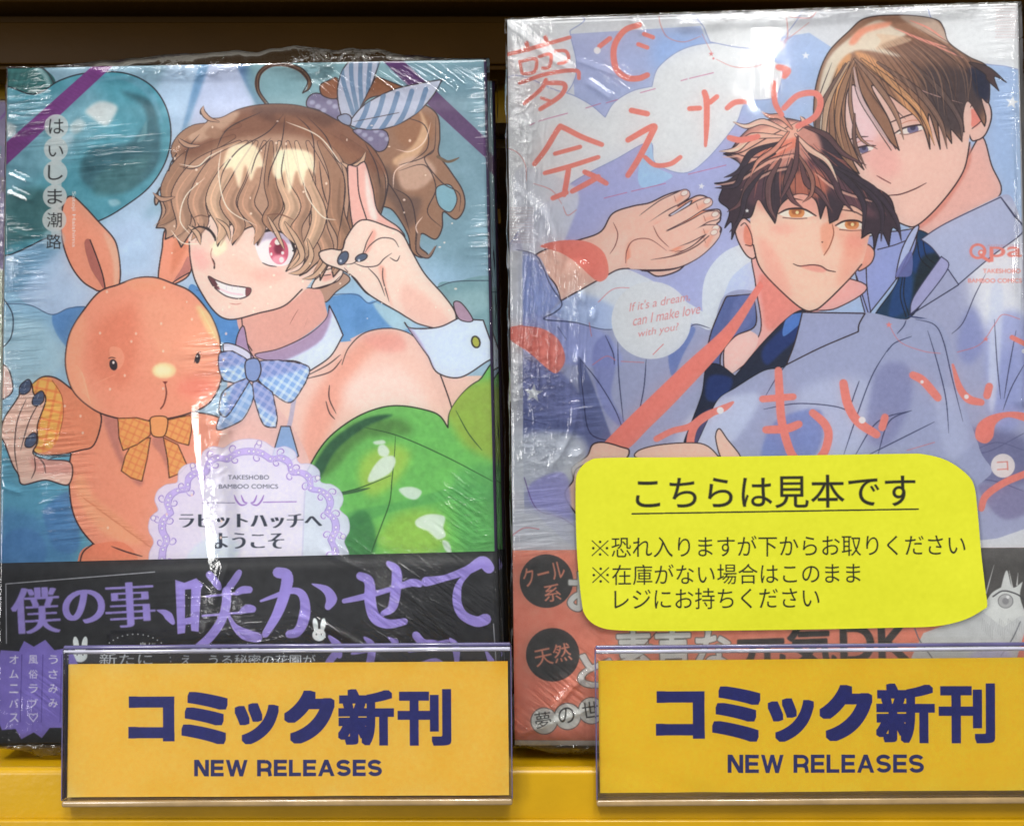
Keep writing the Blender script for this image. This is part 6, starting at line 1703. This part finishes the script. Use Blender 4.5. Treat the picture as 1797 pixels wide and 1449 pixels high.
RB = make_book(R_POSE, R_W, R_H, TR_, m_rc, m_rsp, "shrink-wrapped comic with two men in blue-grey shirts above a coral band", None, (bandR, m_rb, m_csp), film_r)

# the edge of the comic further left
def neighbour_print():
    M = NB_POSE
    P = sheet(M, 128, 176, 4.0, (112, 104, 128))
    P.poly([(-900, 140), (40, 140), (40, 172), (-900, 172)], (176, 166, 140), sm=False)
    P.poly([(-900, 470), (40, 470), (40, 1400), (-900, 1400)], (150, 156, 140), sm=False)
    rg = random.Random(8)
    for i in range(40):
        x, y = rg.uniform(-60, 14), rg.uniform(170, 470)
        P.line([(x, y), (x + rg.uniform(-12, 12), y + rg.uniform(10, 40))], rg.uniform(2, 6), (66 + rg.randint(0, 60), 56 + rg.randint(0, 60), 80 + rg.randint(0, 60)), 0.8)
    for i in range(30):
        x, y = rg.uniform(-60, 14), rg.uniform(480, 1000)
        P.line([(x, y), (x + rg.uniform(-12, 12), y + rg.uniform(10, 50))], rg.uniform(2, 5), (90 + rg.randint(0, 80), 90 + rg.randint(0, 80), 80 + rg.randint(0, 60)), 0.7)
    P.grain(0.01)
    return P


NB_POSE = pose((-265.2, 289, -87.5), (-4.0, 0, 0.5))
m_nb = printed("neighbour_print", neighbour_print())
film_n = film_mesh("shrink_wrap", NB_POSE, 128, 175, 13, [], [("fold_crush", [(4, 150), (2, 900)], 30, 0.5)], 25, puff_top=0.5, puff_bot=0.6, step=1.0)
make_book(NB_POSE, 128, 175, 13, m_nb, m_lsp, "mauve comic cut off at the left edge of the picture", None, None, film_n)


# ------------------------------------------------------------------ the yellow notice stuck on the film
def notice():
    out = [(1010, 860), (1014, 828, 0), (1034, 808), (1066, 803), (1200, 802), (1400, 799), (1580, 796), (1622, 797), (1662, 808), (1694, 830), (1709, 852), (1715, 900), (1720, 970), (1726, 1030), (1729, 1060),
           (1722, 1068), (1690, 1086), (1640, 1098), (1560, 1101), (1400, 1104), (1200, 1106), (1090, 1105), (1050, 1098), (1028, 1080), (1020, 1050), (1012, 960)]
    out = [p[:2] for p in out]
    P2 = smooth(out, True, 4)
    loc = np.array([unproject(R_POSE, -1.4, *p) for p in P2])
    PR = print_notice()
    tl, br = unproject(R_POSE, -1.4, 1005, 792), unproject(R_POSE, -1.4, 1740, 1112)
    ox, oz, w, h = tl[0] - 2, br[1] - 3, br[0] - tl[0] + 4, tl[1] - br[1] + 6
    c = loc.mean(0)
    bm = bmesh.new(); uvl = bm.loops.layers.uv.new("UVMap")
    def yy(x, z):      # the card lies on the film and lifts at its lower right corner and left rim
        u = (x - loc[:, 0].min()) / np.ptp(loc[:, 0]); v = (z - loc[:, 1].min()) / np.ptp(loc[:, 1])
        return -1.75 - 2.6 * max(0, u - 0.80) ** 1.5 * 8 * max(0, 0.7 - v) - 0.9 * max(0, 0.12 - u) * 8 * 0.4 - 0.25 * math.sin(u * 5 + 1)
    rings = []
    K = 14
    for k in range(K + 1):
        f = 1 - k / K
        rings.append([(c + (p - c) * f) for p in loc])
    sides = []
    for th, flip in ((0.0, False), (0.28, True)):
        vs = [[bm.verts.new(Vector((q[0], yy(*q) + th, q[1])) * MM) for q in rg_] for rg_ in rings[:-1]]
        ce = bm.verts.new(Vector((c[0], yy(*c) + th, c[1])) * MM)
        n = len(loc)
        for k in range(len(vs)):
            for i in range(n):
                j = (i + 1) % n
                f_ = (vs[k][i], vs[k][j], vs[k + 1][j], vs[k + 1][i]) if k + 1 < len(vs) else (vs[k][i], vs[k][j], ce)
                bm.faces.new(f_)
        sides.append(vs)
    n = len(loc)
    for i in range(n):
        j = (i + 1) % n
        bm.faces.new((sides[0][0][i], sides[1][0][i], sides[1][0][j], sides[0][0][j]))
    bmesh.ops.recalc_face_normals(bm, faces=list(bm.faces))
    for f in bm.faces:
        f.smooth = abs(f.normal.y) > 0.5
        for l in f.loops:
            l[uvl].uv = ((l.vert.co.x / MM - ox) / w, (l.vert.co.z / MM - oz) / h)
    bmesh.ops.split_edges(bm, edges=[e for e in bm.edges if len(e.link_faces) == 2 and e.link_faces[0].smooth != e.link_faces[1].smooth])
    me = bpy.data.meshes.new("notice_card")
    bm.to_mesh(me); bm.free()
    link("notice_card", me, printed("notice_print", PR, rough=0.62, spec=0.3, bump=0.12, gain=0.81, sat=0.97, con=1.0), None, R_POSE, label="bright yellow rounded notice in Japanese stuck on the front of the right comic", cat="notice")


notice()


# ------------------------------------------------------------------ holders and their cards
def card_mesh(x0, x1, z0, z1, y, curl=None):
    bm = bmesh.new(); uvl = bm.loops.layers.uv.new("UVMap")
    nx, nz = 60, 20
    g = {}
    for side, th in ((0, 0.0), (1, 0.3)):
        for i in range(nx + 1):
            for k in range(nz + 1):
                x = x0 + (x1 - x0) * i / nx; z = z0 + (z1 - z0) * k / nz
                d = 0.10 * math.sin(x * 0.11 + z * 0.05) + 0.05 * math.sin(x * 0.31 - z * 0.2)
                if curl and k < 6:
                    t = (x - x0) / 30 + (z - z0) / 9
                    d += 0.25 * math.exp(-((t - 0.8) / 0.16) ** 2)
                g[side, i, k] = bm.verts.new(Vector((x, y + d + th, z)) * MM)
    for side in (0, 1):
        for i in range(nx):
            for k in range(nz):
                bm.faces.new((g[side, i, k], g[side, i + 1, k], g[side, i + 1, k + 1], g[side, i, k + 1]))
    for i in range(nx):
        for k in (0, nz):
            bm.faces.new((g[0, i, k], g[1, i, k], g[1, i + 1, k], g[0, i + 1, k]))
    for k in range(nz):
        for i in (0, nx):
            bm.faces.new((g[0, i, k], g[0, i, k + 1], g[1, i, k + 1], g[1, i, k]))
    bmesh.ops.recalc_face_normals(bm, faces=list(bm.faces))
    for f in bm.faces:
        f.smooth = abs(f.normal.y) > 0.5
        for l in f.loops:
            l[uvl].uv = ((l.vert.co.x / MM - x0) / (x1 - x0), (l.vert.co.z / MM - z0) / (z1 - z0))
    bmesh.ops.split_edges(bm, edges=[e for e in bm.edges if len(e.link_faces) == 2 and e.link_faces[0].smooth != e.link_faces[1].smooth])
    me = bpy.data.meshes.new("sign_card")
    bm.to_mesh(me); bm.free()
    return me


def holder(M, label, grp):
    t = empty("sign_holder", M, label, "sign holder", grp)
    W = S_W
    def pt(name, me, m):
        return link(name, me, m, t, M)
    pt("front_plate", box(0.25, W - 0.25, 0, 0.9, 1.7, 37.4, 0.0), M_ACR)
    pt("back_plate", box(0.25, W - 0.25, 2.3, 3.0, 1.7, 35.9, 0.0), M_ACR)
    pt("bottom_fold", box(0, W, -0.1, 3.1, 0, 1.65, 0.55, 3), M_ACR_FOLD)
    pt("top_edge", box(0.2, W - 0.2, -0.08, 0.98, 37.45, 38.35, 0.3, 2), M_ACR_EDGE)
    pt("top_edge", box(0.2, W - 0.2, 2.25, 3.05, 35.95, 36.35, 0.15, 2), M_ACR_GLARE)  # rear rim coloured pale for its glare
    pt("top_glare", box(0.3, W - 0.3, -0.16, 0.2, 36.7, 37.3, 0.14, 2), M_ACR_GLARE)  # pale strip in place of a highlight below the rim
    for x in (0, W - 0.22):
        pt("side_edge", box(x, x + 0.22, -0.05, 3.05, 1.7, 37.4, 0.0), M_ACR_EDGE)
    return t


G1 = "clear acrylic sign holders on the shelf lip"
holder(S_POSE, "clear acrylic holder hanging on the shelf lip in front of the rabbit comic", G1)
holder(T_POSE, "clear acrylic holder hanging on the shelf lip below the yellow notice", G1)
G2 = "orange-yellow new releases cards"
link("sign_card", card_mesh(0.9, 107.1, 2.1, 33.7, 1.3), printed("card_print_left", print_card_left(), rough=0.5, bump=0.15, gain=1.6, sat=1.03, con=1.0), None, S_POSE,
     label="orange-yellow NEW RELEASES card with navy lettering in the left holder", cat="sign", group=G2)
link("sign_card", card_mesh(0.9, 107.1, 2.9, 34.5, 1.3, True), printed("card_print_right", print_card_right(), rough=0.5, bump=0.15, gain=1.6, sat=1.03, con=1.0), None, T_POSE,
     label="yellow NEW RELEASES card with a creased lower left corner in the right holder", cat="sign", group=G2)

scene.cycles.transparent_max_bounces = 24
scene.cycles.max_bounces = 8
scene.cycles.sample_clamp_indirect = 6.0
